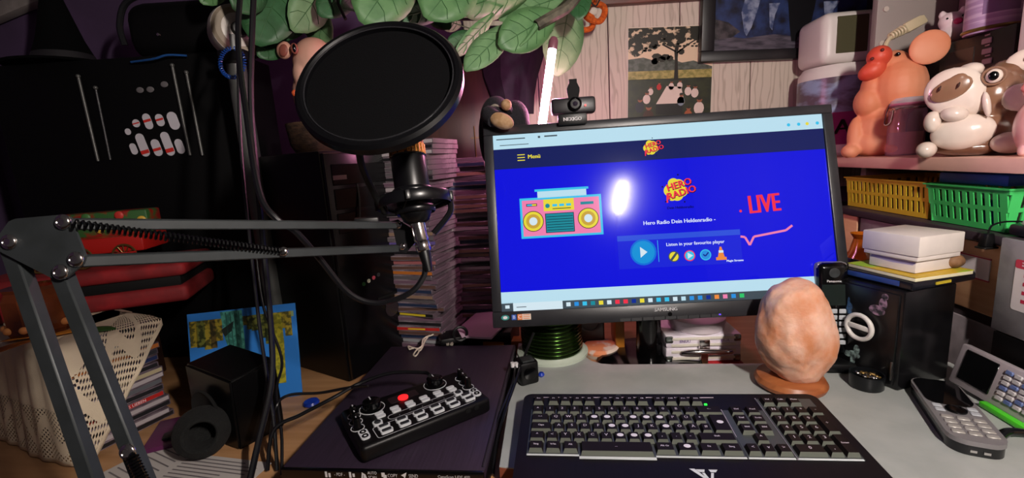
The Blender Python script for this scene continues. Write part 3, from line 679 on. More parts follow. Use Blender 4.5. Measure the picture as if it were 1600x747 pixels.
B().box((.024, -.0088, .0265), (.003, .001, .003)).done('led', mat('led_red', '#ff2020', .4, em=1.5), wc)
clip = B().box((0, -.014, .004), (.050, .008, .019), .002).done('clip', BLK, wc)
B().box((0, .012, .010), (.03, .03, .006), .002).done('hinge', BLK, wc)
f = Flat(); f.text('NEXIGO', 0, 0, .0084, mat('white_print', '#e6e2e6', .5), sx=1.0, bold=.0003); f.done('maker_lettering', clip, (0, -.0182, .004), (R_(90), 0, 0))
# pink lamp
t0, t1 = D(847, 196, .865), D(863, 78, .865)
pk = thing('stick_lamp', 'glowing pink-white LED stick lamp standing behind the monitor beside the webcam', 'lamp', t0)
pk.rotation_euler = (t1 - t0).to_track_quat('Z', 'Y').to_euler(); tl = (t1 - t0).length
B().lathe([(.0075, -.005), (.0078, 0), (.0078, tl), (.0075, tl)], 20).done('tube', mat('pink_glow', '#ff9cc8', .4, em=LAMP_PINK), pk, label='glowing pink tube')
B().lathe([(.0085, tl), (.0092, tl + .002), (.0092, tl + .018), (.006, tl + .024), (0, tl + .024)], 20).done('end_cap', mat('lamp_cap_pink', '#7a4a58', .35), pk)
B().lathe([(.009, -.16), (.009, -.004), (.0075, -.004)], 18).done('handle', BLK, pk)
# key lamp, seen only as a reflection on the screen
ka, kbp = V((.337, -.158, .624)), V((.364, -.121, .733))
kl = thing('stick_lamp', 'white LED stick lamp on a stand behind the camera, mirrored in the monitor', 'lamp', (.35, -.42, -.77))
o = B().cyl(ka - kl.location, kbp - kl.location, .0110, n=16).done('tube', mat('key_glow', '#fff3ea', .4, em=LAMP_KEY), kl)
jn = ka - kl.location + V((-.003, -.005, -.014)); B().cyl((0, 0, .015), (0, 0, jn.z - .02), .008, n=12).done('pole', BLK, kl); B().cyl((0, 0, jn.z - .026), jn + V((0, 0, .006)), .006, n=10).done('side_arm', BLK, kl)
B().cyl(jn, ka - kl.location, .0118, n=14).done('lamp_socket', BLK, kl)
B().lathe([(.11, 0), (.11, .012), (.02, .02)], 24).done('foot', BLK, kl)
# plush on the monitor corner
pk_c = D(790, 196, .83)
ph = thing('plush_toy', 'black plush toy with tan paws leaning over the left corner of the monitor', 'plush toy', pk_c)
plb = mat('plush_black', '#121016', .95, 0, '#1a1720', 300, bump=.6, bs=500); plt = mat('plush_tan', '#a88766', .9, 0, '#94734f', 120, bump=.4, bs=300)
b = B(); b.ell((-.016, .02, .012), (.032, .03, .045)); b.ell((.02, .02, .012), (.026, .026, .035)); b.ell((-.038, .012, -.02), (.014, .016, .05))
b.ell((.028, .018, -.01), (.02, .02, .035)); b.ell((-.018, -.008, .006), (.025, .016, .03), (0, .3, 0))
remesh(b.done('body', plb, ph), .003, 4)
w1_ = D(784, 189, .768) - pk_c; w2_ = D(791, 164, .80) - pk_c
B().ell(w1_, (.0215, .012, .0135), (0, R_(22), 0)).done('paw', plt, ph); B().ell(w2_, (.0098, .009, .0100)).done('paw', plt, ph)
b = B(); b.tube([w1_ + V((-.012, .004, .004)), w1_ + V((-.022, .02, .014)), V((-.02, .0, .02))], .015, 10); b.tube([w2_ + V((0, .004, 0)), w2_ + V((.004, .03, -.01))], .0095, 8, sub=0); b.done('arm', plb, ph)
B().tube([(-.034, .0, .026), (-.018, -.012, .036), (-.004, -.01, .028)], .0022, 6).done('collar', mat('collar_grey', '#8d8578', .6), ph)
# hanging dark cloth and dark cupboard behind
hc = D(800, 120, 1.16)
b = B(); rings = []
for (y, xl_, xr) in ((40, 742, 858), (80, 745, 852), (120, 752, 840), (150, 765, 835), (178, 770, 834)):
    ring_ = []
    for i in range(20):
        a = 2 * math.pi * i / 20; x = (xl_ + xr) / 2 + (xr - xl_) / 2 * math.cos(a) * (1 + .05 * math.sin(5 * a)); ring_.append(D(x, y, 1.16 + .04 * math.sin(a) * (1 + .3 * math.sin(6 * a))) - hc)
    rings.append(ring_)
b.loops(rings, True); tag(b.done('hanging_cloth', mat('dark_cloth', '#221a28', .95, 0, '#191320', 30), loc=hc), 'dark plum cloth bundle hanging behind the monitor left of the pink lamp', 'cloth')
cb = thing('cupboard', 'dark brown wooden cupboard standing behind the CD stacks', 'cupboard', (-.10, 1.22, DZ))
dbw = mat('dark_brown_wood', '#3a241a', .45, 0, '#2a1810', 6, (8, 8, 1))
B().box((-.04, .025, .33), (.30, .05, .66), .003).done('body', dbw, cb)
dr = B().box((-.04, -.006, .34), (.26, .012, .60), .004).done('door', dbw, cb)
B().tube([(.02, -.014, .36), (.02, -.014, .50)], .0016, 6, sub=0).done('keyhole_trim', mat('old_brass', '#7a6238', .4, .8), dr)
B().box((.02, -.013, .47), (.022, .002, .002)).done('handle', mat('old_brass', '', .4, .8), dr); B().box((.02, -.013, .39), (.026, .002, .002)).done('handle', mat('old_brass', '', .4, .8), dr)
# ---- under the monitor
sp_c = V((.066, .838, .0003))
spn = thing('disc_spindle', 'spindle of green-tinted blank discs on a white base below the monitor', 'disc spindle', sp_c)
B().lathe([(.070, 0), (.070, .004), (.064, .007), (.062, .010), (.02, .010)], 40).done('base', mat('spindle_white', '#b9c4b4', .4), spn)
dm = mat('disc_green', '#141c0e', .22, .85, '#446a22', 3, (1, 1, 90), lo=.42, hi=.62)
for k in range(11):
    b = B(); b.lathe([(.0595, 0), (.060, .0008), (.060, .0062), (.0595, .0070)], 40); b.done('disc', dm, spn, loc=(random.uniform(-.0006, .0006), random.uniform(-.0006, .0006), .0103 + k * .0073), label=None)
B().lathe([(.008, .09), (.008, .10), (.004, .104)], 14).done('spike', mat('spindle_white', '', .4), spn)
ad = thing('power_adapter', 'black power adapter standing at the corner of the grey board', 'adapter', G(824, 600, 0) + V((0, .01, 0)), R_(20))
B().box((0, 0, .021), (.034, .034, .041), .005).done('body', BLK, ad)
B().lathe([(.012, 0), (.012, .003), (.009, .004)], 18).done('socket', BLKG, ad, loc=(0, -.017, .022), rot=(R_(90), 0, 0)); B().box((0, -.004, .0425), (.022, .02, .004), .0015).done('rib', DGR, ad)
tag(B().lathe([(.004, 0), (.006, .003), (.004, .007), (0, .008)], 14).done('blue_stud', mat('blue_plastic', '#1c3aa8', .3), loc=G(846, 588, 0)), 'tiny blue plastic stud beside the black adapter', 'stud')
# aluminium case
bx0, bx1 = YP(1031, 566, .83), YP(1151, 567, .83)
ac = thing('aluminium_case', 'small silver aluminium case with chrome handle below the monitor', 'case', (bx0.x, .795, DZ + .0085), R_(-4))
aw, ad_, ah = .138, .10, .054
alu = mat('alu_white', '#ece4ee', .4, .05, '#dcd2de', 25)
B().box((aw / 2, ad_ / 2, ah * .28), (aw, ad_, ah * .54), .003).done('body', alu, ac); lidp = B().box((aw / 2, ad_ / 2, ah * .78), (aw, ad_, ah * .44), .003).done('lid', alu, ac)
for z in (ah * .16, ah * .4, ah * .64, ah * .88): B().box((aw / 2, -.0008, z), (aw - .02, .002, ah * .10), .0008).done('ridge', mat('alu_bright', '#dcd6c8', .35, .1), ac)
for x in (.007, aw - .007):
    for z in (.007, ah - .008): B().box((x, .004, z), (.014, .012, .014), .003).done('corner_cap', mat('corner_steel', '#8b9490', .25, .9), ac)
B().tube([(.028, -.006, ah * .42), (.040, -.014, ah * .50), (aw / 2, -.017, ah * .52), (aw - .030, -.014, ah * .46), (aw - .018, -.006, ah * .40)], lambda t: .0030 + .0022 * math.sin(math.pi * t), 10).done('handle', CHR, ac)
B().box((aw / 2, -.004, ah * .62), (.020, .007, .026), .002).done('latch', CHR, ac); B().box((aw / 2, -.005, ah * .18), (.014, .006, .024), .002).done('latch', CHR, ac)
f = Flat()
for x, t_ in ((.035, 'ENUU'), (aw - .030, 'EIUA')): f.text(t_, x, ah * .79, .0075, mat('print_violet', '#7a5a98', .5))
f.done('printed_word', lidp, (0, -.0019, 0), (R_(90), 0, 0))
tag(B().box((aw / 2, ad_ / 2, .0040), (aw + .012, ad_ + .01, .0076), .002).done('red_book', mat('red_cover', '#a81820', .45), loc=(bx0.x - .004, .792, DZ + .0002), rot=(0, 0, R_(-4))), 'red book lying under the aluminium case', 'book')
rc = V((bx0.x + .074, .838, DZ + .0085 + ah + .0003))
tag(B().lathe([(.0, 0), (.05, 0), (.052, .002), (.052, .012), (.054, .013), (.054, .022), (.052, .0235), (0, .0235)], 40).done('plastic_disc_box', mat('lid_white', '#cfc2c9', .4), loc=rc), 'round white plastic box lying on the aluminium case', 'box')
so = thing('socket_block', 'black power socket block below the monitor', 'socket', (.152, .90, DZ), R_(-7))
B().box((0, .02, .05), (.062, .04, .10), .006).done('body', mat('socket_dark', '#1c1f22', .4), so)
B().lathe([(.024, 0), (.024, .002), (.020, .002), (.019, -.010), (0, -.010)], 26).done('socket_ring', mat('socket_grey', '#3a3f44', .35), so, loc=(0, -.0006, .062), rot=(R_(90), 0, 0))
for x in (-.009, .009): B().cyl((x, -.0012, .062), (x, -.0002, .062), .0028, n=10).done('contact', BLKG, so)
tag(B().box((0, 0, .055), (.018, .10, .11), .002).done('wooden_strip', mat('orange_wood', '#b8741e', .45, 0, '#a2621a', 6, (1, 8, 1)), loc=(.214, .915, DZ + .0002), rot=ROT), 'orange wooden strip standing upright behind the desk board', 'wood strip')
pt = thing('round_tin', 'small round tin with an orange patterned lid at the back of the desk board', 'tin', G(946, 566, DZ) + V((0, .045, 0)))
B().lathe([(.037, 0), (.038, .003), (.038, .008)], 32).done('body', mat('tin_pale', '#b9b0a4', .4), pt); B().lathe([(.039, .008), (.039, .012), (.033, .018), (0, .021)], 32).done('lid', mat('tin_orange', '#d98a5c', .45, 0, '#d8c8b8', 28, lo=.48, hi=.56), pt)
# ================================================================ salt lamp, safe, phones
sl = thing('salt_lamp', 'rough orange-pink salt crystal lamp on a round wooden base', 'salt lamp', (.425, .655, .0003))
B().lathe([(.040, 0), (.049, .004), (.051, .010), (.047, .017), (.036, .020), (0, .020)], 40).done('base', mat('lamp_wood', '#a8643a', .35, 0, '#8a4a26', 7, (1, 7, 7)), sl)
b = B(); bmesh.ops.create_icosphere(b.bm, subdivisions=5, radius=1)
from mathutils import noise as NZ
for v in b.bm.verts:
    n = v.co.normalized(); k = 1 + .085 * NZ.noise(n * 1.5 + V((4, 1, 3))) + .05 * NZ.noise(n * 3.2) + .018 * NZ.noise(n * 8) + .006 * NZ.noise(n * 24)
    zz = n.z; sq = (max(1e-4, 1 - zz * zz)) ** .5; wfac = (sq ** .78) / sq * (1 - .10 * max(zz, 0))
    fl = max(zz, -.93)
    v.co = V((n.x * .0565 * k * wfac - .004 * zz, n.y * .050 * k * wfac, fl * .080 * k))
salt = mat('salt_crystal', '#c4805a', .62, 0, '#e2baa6', 24, lo=.36, hi=.66, bump=1.0, bs=90, detail=8)
cr = b.done('crystal', salt, sl, loc=(.004, 0, .0905), ang=180); cr['label'] = 'rough orange-pink salt crystal'
nt = salt.node_tree; pb = nt.nodes['Principled BSDF']; pb.inputs['Subsurface Weight'].default_value = .25; pb.inputs['Subsurface Radius'].default_value = (.02, .008, .004); pb.inputs['Subsurface Scale'].default_value = .3
hs = thing('cordless_handset', 'black cordless phone handset standing in its charger behind the salt lamp', 'phone', (.523, .705, .0002), R_(-12))
hb = B(); hb.box((0, 0, .09), (.046, .022, .155), .009, seg=3)
hsb = hb.done('body', BLKG, hs, rot=(R_(-5), 0, 0), loc=(0, 0, .012))
B().box((0, .004, .009), (.066, .06, .018), .006).done('charger', BLK, hs)
B().box((0, 0, .09), (.049, .018, .157), .008, seg=2).done('side_band', mat('phone_silver', '#8a8688', .35, .35), hs, rot=(R_(-5), 0, 0), loc=(0, .003, .012))
B().lathe([(.008, 0), (.008, .001), (.005, .0014), (0, .0008)], 20).done('earpiece', DGR, hsb, loc=(0, -.0112, .152), rot=(R_(90), 0, 0))
f = Flat(); f.text('Panasonic', 0, 0, .0055, mat('white_print', '', .5)); f.done('maker_lettering', hsb, (0, -.0114, .138), (R_(90), 0, 0))
B().box((0, -.0112, .115), (.036, .001, .035), .0004, seg=1).done('display', mat('display_dark', '#1c2422', .1), hsb)
for r in range(6):
    for c_ in range(3): B().box((-.013 + c_ * .013, -.0115, .088 - r * .0105), (.0105, .002, .0075), .001, seg=1).done('key', mat('phone_key', '#a9adb2', .4), hsb)
# safe
SFY = R_(15); sf0 = G(1402, 612, 0)
sf = thing('toy_safe', 'black metal cash safe with a round white handle right of the salt lamp', 'safe', (sf0.x, sf0.y, .0003), SFY)
fw, sd, shh = .115, .105, .155                               # front runs along local +y, side along +x
sfm = mat('safe_black', '#0b0b0d', .28, 0, '#121214', 40)
B().box((sd / 2, fw / 2, shh / 2), (sd, fw, shh), .003).done('body', sfm, sf)
dr = B().box((-.0015, fw / 2, shh / 2), (.004, fw - .012, shh - .012), .0015).done('door', sfm, sf)
hd = B().torus((0, 0, 0), .0195, .0036, n=30, k=10).done('handle', mat('handle_white', '#cfcbc6', .35), dr, loc=(-.0125, fw * .47, shh * .55), rot=(0, R_(90), 0))
B().box((-.0125, fw * .47, shh * .55), (.004, .036, .008), .0015).done('handle_bar', mat('handle_white', '', .35), dr, rot=None); B().cyl((-.004, fw * .47, shh * .55), (-.012, fw * .47, shh * .55), .005, n=14).done('spindle', BLK, dr)
stk = mat('sticker_worn_blue', '#3a6390', .5, 0, '#1a2030', 120); st2 = mat('sticker_worn_pale', '#8fa8a4', .5, 0, '#2a2c2e', 110); st3 = mat('sticker_worn_pink', '#9a7a90', .5, 0, '#25252a', 120)
for els, m_, lb_ in ((((-.020, .030, .005, .010), (-.022, .040, .002, .009)), stk, 'worn blue sticker'), (((-.008, -.045, .010, .006), (-.004, -.035, .005, .008), (-.018, -.047, .006, .005), (-.009, -.055, .004, .010)), st2, 'worn pale sticker'), (((.030, .052, .006, .010), (.022, .040, .012, .008), (.032, .064, .005, .005)), st3, 'worn pink sticker')):
    f = Flat(.0001)
    for x_, y_, rx_, ry_ in els: f.disc(x_, y_, rx_, ry_, m_)
    f.done('worn_sticker', dr, (-.0037, fw / 2, shh / 2), (R_(90), 0, R_(-90)), label=lb_)
B().box((-.0045, .008, .030), (.004, .003, .030), .001).done('hinge', STEEL, sf)
tin = thing('oval_tin', 'small black tin with metal bits inside in front of the safe', 'tin', G(1356, 606, 0) + V((0, .004, .0003)), R_(-10))
B().lathe([(.021, 0), (.0225, .002), (.0225, .022), (.0205, .022), (.0205, .004), (0, .004)], 30).done('bowl', mat('tin_black', '#15171a', .3, .3), tin)
for k in range(16):
    a = random.uniform(0, 6.28); r = random.uniform(0, .014); b = B(); b.box((0, 0, 0), (.009, .006, .004), .0015, seg=1)
    b.done('metal_bit', mat('old_brass', '', .4, .8) if k % 2 else STEEL, tin, loc=(r * math.cos(a), r * math.sin(a), .019 + random.uniform(0, .004)), rot=(random.uniform(-.5, .5), random.uniform(-.5, .5), a))
# stack on the safe
def on_safe(x, y, z): return sf.location + Matrix.Rotation(SFY, 3, 'Z') @ V((x, y, z))
ST = .1556
cs = thing('disc_wallet', 'black and blue flat case lying directly on the safe', 'case', on_safe(.006, -.002, ST), SFY)
B().box((.066, .062, .007), (.132, .128, .0138), .004).done('shell', mat('case_dark', '#12131a', .25), cs); B().box((-.0005, .066, .008), (.002, .10, .008), .0008).done('side_band', mat('case_blue', '#223a78', .25), cs); B().box((.06, -.0025, .007), (.03, .002, .004)).done('tag_strip', mat('case_yellow', '#b9a22a', .5), cs)
bkl = thing('booklet', 'yellow and green booklet under the white box', 'booklet', on_safe(.008, -.004, ST + .0142), SFY + R_(-4))
B().box((.054, .052, .003), (.106, .104, .0056), .0008).done('pages', mat('page_cream', '#d8cfae', .6), bkl); B().box((.054, .052, .0063), (.107, .105, .0010)).done('cover', mat('cover_yellow_green', '#c9a52a', .5, 0, '#8fb83a', 9, lo=.48, hi=.54), bkl)
wb0 = on_safe(.022, .004, ST + .0218)
wbx = thing('white_box', 'white cardboard gift box with lid on top of the safe', 'box', wb0, R_(13))
cw = mat('box_white', '#d9cfc8', .6, 0, '#d0c6c0', 20)
B().box((.040, .038, .0125), (.072, .068, .0245), .001).done('body', cw, wbx); B().box((.040, .038, .0235), (.083, .079, .008), .001).done('lid_rim', cw, wbx); B().box((.040, .038, .0415), (.087, .083, .0300), .0015).done('lid', cw, wbx)
f = Flat(); f.poly([(-.032, .006), (.0, .003), (.030, .004), (.034, .008), (.0, .009), (-.03, .010)], mat('streak_violet', '#9a92b8', .6)); f.done('violet_streak', wbx, (.0038, .038, .008), (R_(90), 0, R_(-90)))  # violet streak across the left face of the box body
tag(B().ell((0, 0, .011), (.0145, .012, .011)).done('walnut', mat('walnut_brown', '#7d5a3c', .7, 0, '#5c3e28', 60, bump=.8, bs=90), loc=on_safe(.104, .008, ST + .0212)), 'brown walnut lying right of the white box', 'nut')
vs = thing('amber_vase', 'amber glass vase standing behind the safe under the yellow basket', 'vase', (.668, .835, .0003))
B().lathe([(.03, 0), (.05, .03), (.056, .08), (.045, .13), (.02, .165), (.014, .19), (.02, .20)], 28, cap=False).done('body', mat('amber_glass', '#a85a12', .15, 0, '#6d2c08', 10), vs); B().lathe([(.0, .0005), (.03, .0005)], 20, cap=False).done('bottom', mat('amber_glass', '', .15), vs)
tag(B().box((0, 0, .085), (.006, .12, .17), .002).done('blue_folder', mat('folder_blue', '#1c2750', .35), loc=(.585, .80, .0003), rot=(0, R_(3), R_(8))), 'thin dark blue folder standing between monitor and safe', 'folder')
# cordless phone lying in front
pa, pb_ = G(1455, 598, .014), G(1533, 698, .014)
hrz = math.atan2((pb_ - pa).y, (pb_ - pa).x); pl_ = (pb_ - pa).length
lp = thing('silver_handset', 'silver and black cordless phone handset lying in front of the safe', 'phone', ((pa.x + pb_.x) / 2, (pa.y + pb_.y) / 2, .0003), hrz)
b = B(); prof = [(-pl_ / 2, .021), (-pl_ * .3, .026), (pl_ * .1, .0265), (pl_ * .4, .0255), (pl_ / 2, .019)]
b.prism(rr(-pl_ / 2, -.0265, pl_ / 2, .0265, .018, 6), 0, .013); b.done('under_shell', mat('phone_dark', '#17181a', .25), lp)
b = B(); b.prism(rr(-pl_ / 2 - .001, -.0275, pl_ / 2 + .001, .0275, .019, 6), .013, .019); b.done('silver_band', mat('phone_silver', '', .3, .8), lp)
b = B(); b.prism(rr(-pl_ / 2 + .002, -.025, -.004, .025, .015, 6), .019, .0202); b.done('display_cover', mat('display_gloss', '#0a0a0c', .06), lp)
B().lathe([(.011, 0), (.011, .0016), (.008, .0022), (0, .0016)], 22).done('dial_pad', BLKG, lp, loc=(.008, 0, .0192))
for s_ in (-1, 1):
    for k in (0, 1): B().box((.002 + k * .011, s_ * .0175, .0200), (.0085, .010, .002), .001, seg=1).done('soft_key', mat('phone_key', '', .4), lp)
for r in range(4):
    for c_ in range(3): B().box((.030 + r * .0115, -.0155 + c_ * .0155, .0197), (.0075, .0125, .0022), .001, seg=1).done('key', mat('phone_key_silver', '#a39f9a', .4, .2), lp)
for y in (-.006, .006): B().box((pl_ / 2 + .0006, y, .006), (.0012, .006, .003)).done('charge_contact', CHR, lp)
# folding keyboard phone standing behind it
fa, fb = G(1480, 588, .012), G(1625, 672, .012)
frz = math.atan2((fb - fa).y, (fb - fa).x); fl_ = (fb - fa).length + .02
fp = thing('organiser', 'silver pocket organiser with green edge standing upright at the right', 'organiser', (fa.x, fa.y, .0003), (0, 0, frz))
ob = B().box((fl_ / 2, .006, .033), (fl_, .012, .062), .003).done('body', mat('organiser_silver', '#b3a8ae', .4, .2), fp, rot=(R_(-14), 0, 0), loc=(0, 0, .004))
B().box((fl_ * .24, -.0006, .036), (fl_ * .32, .002, .046), .0008, seg=1).done('display', mat('display_gloss', '', .06), ob)
for r in range(6):
    for c_ in range(7): B().box((fl_ * .50 + c_ * .0125, -.001, .054 - r * .0075), (.0098, .003, .0056), .0008, seg=1).done('key', mat('organiser_key', '#b9b4b6', .4) if (c_ + r) % 3 else mat('organiser_key_blue', '#5c6c9c', .4), ob)
B().box((fl_ / 2 + .03, -.004, .005), (fl_ - .07, .010, .008), .002).done('green_edge', mat('green_gel', '#4fd02a', .35), fp, label='bright green lower edge')
tag(B().tube([(0, 0, .006), (.02, .006, .008), (.05, .0, .006), (.07, -.01, .006)], lambda t: .006 * (1 - .5 * t), 10).done('black_stylus', BLKG, loc=G(1560, 690, 0)), 'glossy black pen lying beside the silver phone', 'pen')
# grey clipboard with sticker
ga = V((0, 0, 0)); gu = .612
def UU(x, y, u):
    d = ray(x, y); return CP + d * ((u - CP.dot(RX)) / d.dot(RX))
ca, cbm = UU(1563, 370, gu), UU(1551, 512, gu)
gbk = thing('grey_board', 'mottled grey board with a red and white sticker leaning at the right edge', 'board', (cbm.x, cbm.y, cbm.z), -RA)
hgt = ca.z - cbm.z
B().box((0, -.09, hgt / 2), (.006, .18, hgt), .001).done('panel', mat('mottled_grey', '#97959a', .6, 0, '#7f7d83', 22, bump=.2, bs=60), gbk); 
f = Flat(.0002); wt = mat('label_white', '#dcd3d6', .5); rd = mat('label_red', '#c02a4a', .5)
f.poly(rr(-.001, -.045, .07, .026, .004, 3), wt, 0); f.poly(rr(-.001, .014, .07, .026, .003, 3), rd, 1)
for k in range(4):
    f.rect(.012, .003 - k * .012, .022, .008 - k * .012, rd, 1); f.rect(.026, .003 - k * .012, .055, .005 - k * .012, mat('label_grey', '#8a8286', .5), 1)
f.rect(.008, .0215, .034, .0232, wt, 2); f.rect(.008, .0175, .040, .0195, wt, 2)
f.done('sticker', gbk, (-.0036, -.026, hgt * .62), (R_(90), 0, R_(-90)), label='red and white sticker')
B().box((0, -.09, (-cbm.z) / 2 - .001), (.006, .17, cbm.z - .002), .001).done('lower_panel', BLK, gbk) if cbm.z > .01 else None
# ================================================================ on the wall
pq0, pq1 = YP(977, 45, WY - .005), YP(1111, 180, WY - .005)
pw_, ph_ = pq1.x - pq0.x, .234 * (pq1.x - pq0.x) / .222
pho = thing('photo_print', 'colour photo print of people at a picnic table pinned to the plank wall', 'photo', ((pq0.x + pq1.x) / 2, WY - .0035, pq0.z - ph_), (0, R_(1.5), 0))
B().box((0, 0, ph_ / 2), (pw_, .0012, ph_)).done('paper', mat('photo_border', '#cfc6b8', .4), pho)
f = Flat(.00006)
def pm_(n, c): return mat('photo_' + n, c, .35)
KP = pw_ / .222; hw = .109; ph0 = ph_; ph_ = .30
f.rect(-hw, .002, hw, ph_ - .002, pm_('sky', '#d8c2a2'), 0)
f.poly([(-hw, .155), (-hw, .20), (-.07, .205), (-.03, .19), (0, .20), (.03, .185), (.06, .19), (hw, .17), (hw, .155)], mat('photo_far_trees', '#3c4438', .4, 0, '#5a6058', 60), 1)
f.rect(-hw, .135, hw, .162, mat('photo_field', '#7d7a3c', .4, 0, '#a79a58', 90), 2); f.rect(-hw, .002, hw, .136, mat('photo_grass', '#1c2416', .4, 0, '#2a3018', 40), 2)
f.poly([(.010, .13), (.022, .13), (.019, .20), (.023, .26), (.014, .27), (.010, .22), (.012, .18)], pm_('trunk', '#1a120c'), 3)
f.line([(.016, .215), (.05, .245), (.085, .27)], .004, pm_('trunk', ''), 3); f.line([(.014, .22), (-.03, .25), (-.07, .275)], .005, pm_('trunk', ''), 3)
rnd = random.Random(3)
crown = mat('photo_crown', '#1d1c12', .4, 0, '#cdb898', 55, lo=.54, hi=.60, detail=6)
f.poly([(-hw, .225), (-.09, .205), (-.075, .215), (-.06, .235), (-.04, .228), (-.02, .245), (0, .235), (.03, .245), (.05, .26), (.07, .25), (.09, .265), (hw, .262), (hw, ph_ - .003), (-hw, ph_ - .003)], crown, 4)
for k in range(60):
    x = rnd.uniform(-hw + .006, hw - .006); y = rnd.uniform(.212 if x < -.05 else .235, .262); r = rnd.uniform(.002, .006)
    f.disc(x, y, r, r * .75, pm_('leaf', '#242218'), 5, 7, rnd.random())
for k in range(7): f.disc(rnd.uniform(-.045, .03), rnd.uniform(.185, .225), rnd.uniform(.008, .015), .01, pm_('leaf', ''), 3, 7, rnd.random())
f.poly([(-.035, .055), (.040, .055), (.030, .108), (-.008, .112)], pm_('table', '#d5c6b8'), 6); f.rect(-.035, .02, .035, .055, pm_('shade', '#141414'), 5)
for x, y, s_, c in ((-.078, .062, 1.3, 'n'), (-.06, .085, 1.1, 'w'), (-.05, .105, .8, 'w'), (-.028, .118, .7, 'r'), (.004, .120, .8, 'w'), (.026, .122, .8, 'w'), (.048, .105, 1, 'w'), (.066, .1, 1.1, 'w'), (.03, .075, 1.1, 'b'), (.078, .055, 1.5, 'w'), (-.055, .035, 1.6, 'd'), (.05, .03, 1.2, 'o')):
    m = {'n': pm_('navy', '#20202c'), 'w': pm_('shirt', '#d2c2b6'), 'r': pm_('shirt_red', '#b41f24'), 'b': pm_('dress', '#7a8694'), 'd': pm_('brown', '#3c1f14'), 'o': pm_('shorts', '#9a5230')}[c]
    f.disc(x, y - .012 * s_, .009 * s_, .014 * s_, m, 6, 12); f.disc(x + .001, y + .006 * s_, .0048 * s_, .0058 * s_, pm_('skin', '#8a5238'), 7, 10); f.disc(x + .001, y + .009 * s_, .0048 * s_, .0035 * s_, pm_('leaf', ''), 8, 10)
pko = f.done('picture', pho, (0, -.0008, 0), (R_(90), 0, 0), label='picnic under a dark tree'); pko.scale = (KP, KP * .78, 1)
fa_, fb_ = YP(1093, 98, WY - .02), YP(1367, 88, WY - .02)
fwid = (fb_ - fa_).length; fhg = .34
pf_ = thing('picture_frame', 'black framed dark blue painting hanging on the plank wall', 'picture', (fa_.x, WY - .019, fa_.z), (0, math.atan2(fa_.z - fb_.z, fb_.x - fa_.x), 0))
fm = mat('frame_black', '#141316', .4)
for x0, x1, z0, z1 in ((0, fwid, 0, .028), (0, fwid, fhg - .028, fhg), (0, .036, .028, fhg - .028), (fwid - .036, fwid, .028, fhg - .028)):
    B().box(((x0 + x1) / 2, 0, (z0 + z1) / 2), (x1 - x0, .022, z1 - z0), .002).done('frame_bar', fm, pf_)
B().box((fwid / 2, .004, fhg / 2), (fwid - .06, .006, fhg - .05)).done('backing', BLKM, pf_)
f = Flat(.0001); iw = fwid - .072
f.rect(0, 0, iw, .285, mat('paint_night_blue', '#2a3a66', .4, 0, '#15141f', 22, (1, 1, 1), lo=.4, hi=.62, detail=8), 0)
f.poly([(0, 0), (iw, 0), (iw, .030), (iw * .7, .024), (iw * .4, .040), (iw * .2, .032), (0, .045)], mat('paint_ground', '#5a5560', .4, 0, '#33303a', 18, (1, 5, 1), detail=8), 1)
f.poly([(0, .03), (.05, .035), (.075, .05), (.04, .075), (.0, .085)], mat('paint_rock', '#4a4448', .4, 0, '#1d1b20', 40, detail=8), 2)
f.poly([(.075, .10), (.085, .05), (.092, .038), (.105, .06), (.118, .10), (.13, .15), (.09, .16)], mat('paint_pale', '#8a94ac', .4, 0, '#3c4a70', 40, detail=8), 2)
f.poly([(.15, .12), (.155, .06), (.163, .05), (.168, .09), (.18, .12)], mat('paint_pale', ''), 2)
f.poly([(.20, .14), (.21, .06), (.218, .02), (.232, .02), (.24, .05), (.27, .07), (.28, .13)], mat('paint_dark', '#0b0b10', .4), 2)
f.poly([(.30, .12), (.31, .045), (.32, .04), (.33, .10), (.345, .12)], mat('paint_pale', ''), 2)
f.done('painting', pf_, (.036, -.0002, .028), (R_(90), 0, 0), label='dark blue painting with pale shapes')
# ================================================================ on the upper shelf
def shelfpos(px, py, u):
    d = ray(px, py); return CP + d * ((u - CP.dot(RX)) / d.dot(RX))
def S0(px, u):                                               # a spot on the shelf under image column px
    lo, hi = 150, 320
    for _ in range(40):
        m_ = (lo + hi) / 2
        if shelfpos(px, m_, u).z > SZ: lo = m_
        else: hi = m_
    p = shelfpos(px, m_, u); p.z = SZ + .0003; return p
class Fig:
    """a figure measured in picture pixels about its foot and built at its own distance"""
    def __init__(s, px, py, p):
        s.px, s.py = px, py; s.k = (p - CP).dot(CF) / FPX; s.p = p
        v = V((p.x, p.y, 0)).normalized(); s.rz = math.atan2(v.y, v.x) - math.pi / 2
        s.kx = s.k * math.cos(math.atan2(abs(p.x), p.y))
    def c(s, x, y, d=0): return ((x - s.px) * s.kx, d * s.k, (s.py - y) * s.k)
    def r(s, a, b, d): return (a * s.kx, d * s.k, b * s.k)
pgp = S0(1362, .676)
F1 = Fig(1362, 247, pgp)
pig = thing('pig_figurine', 'orange pig figurine with red snout looking up on the shelf', 'figurine', pgp, (0, 0, F1.rz))
om = mat('pig_orange', '#d9835c', .6, 0, '#e29a78', 8, lo=.35, hi=.65, bump=.15, bs=160); orr = mat('pig_red', '#cf3a2a', .5, 0, '#da5a40', 20)
b = B()
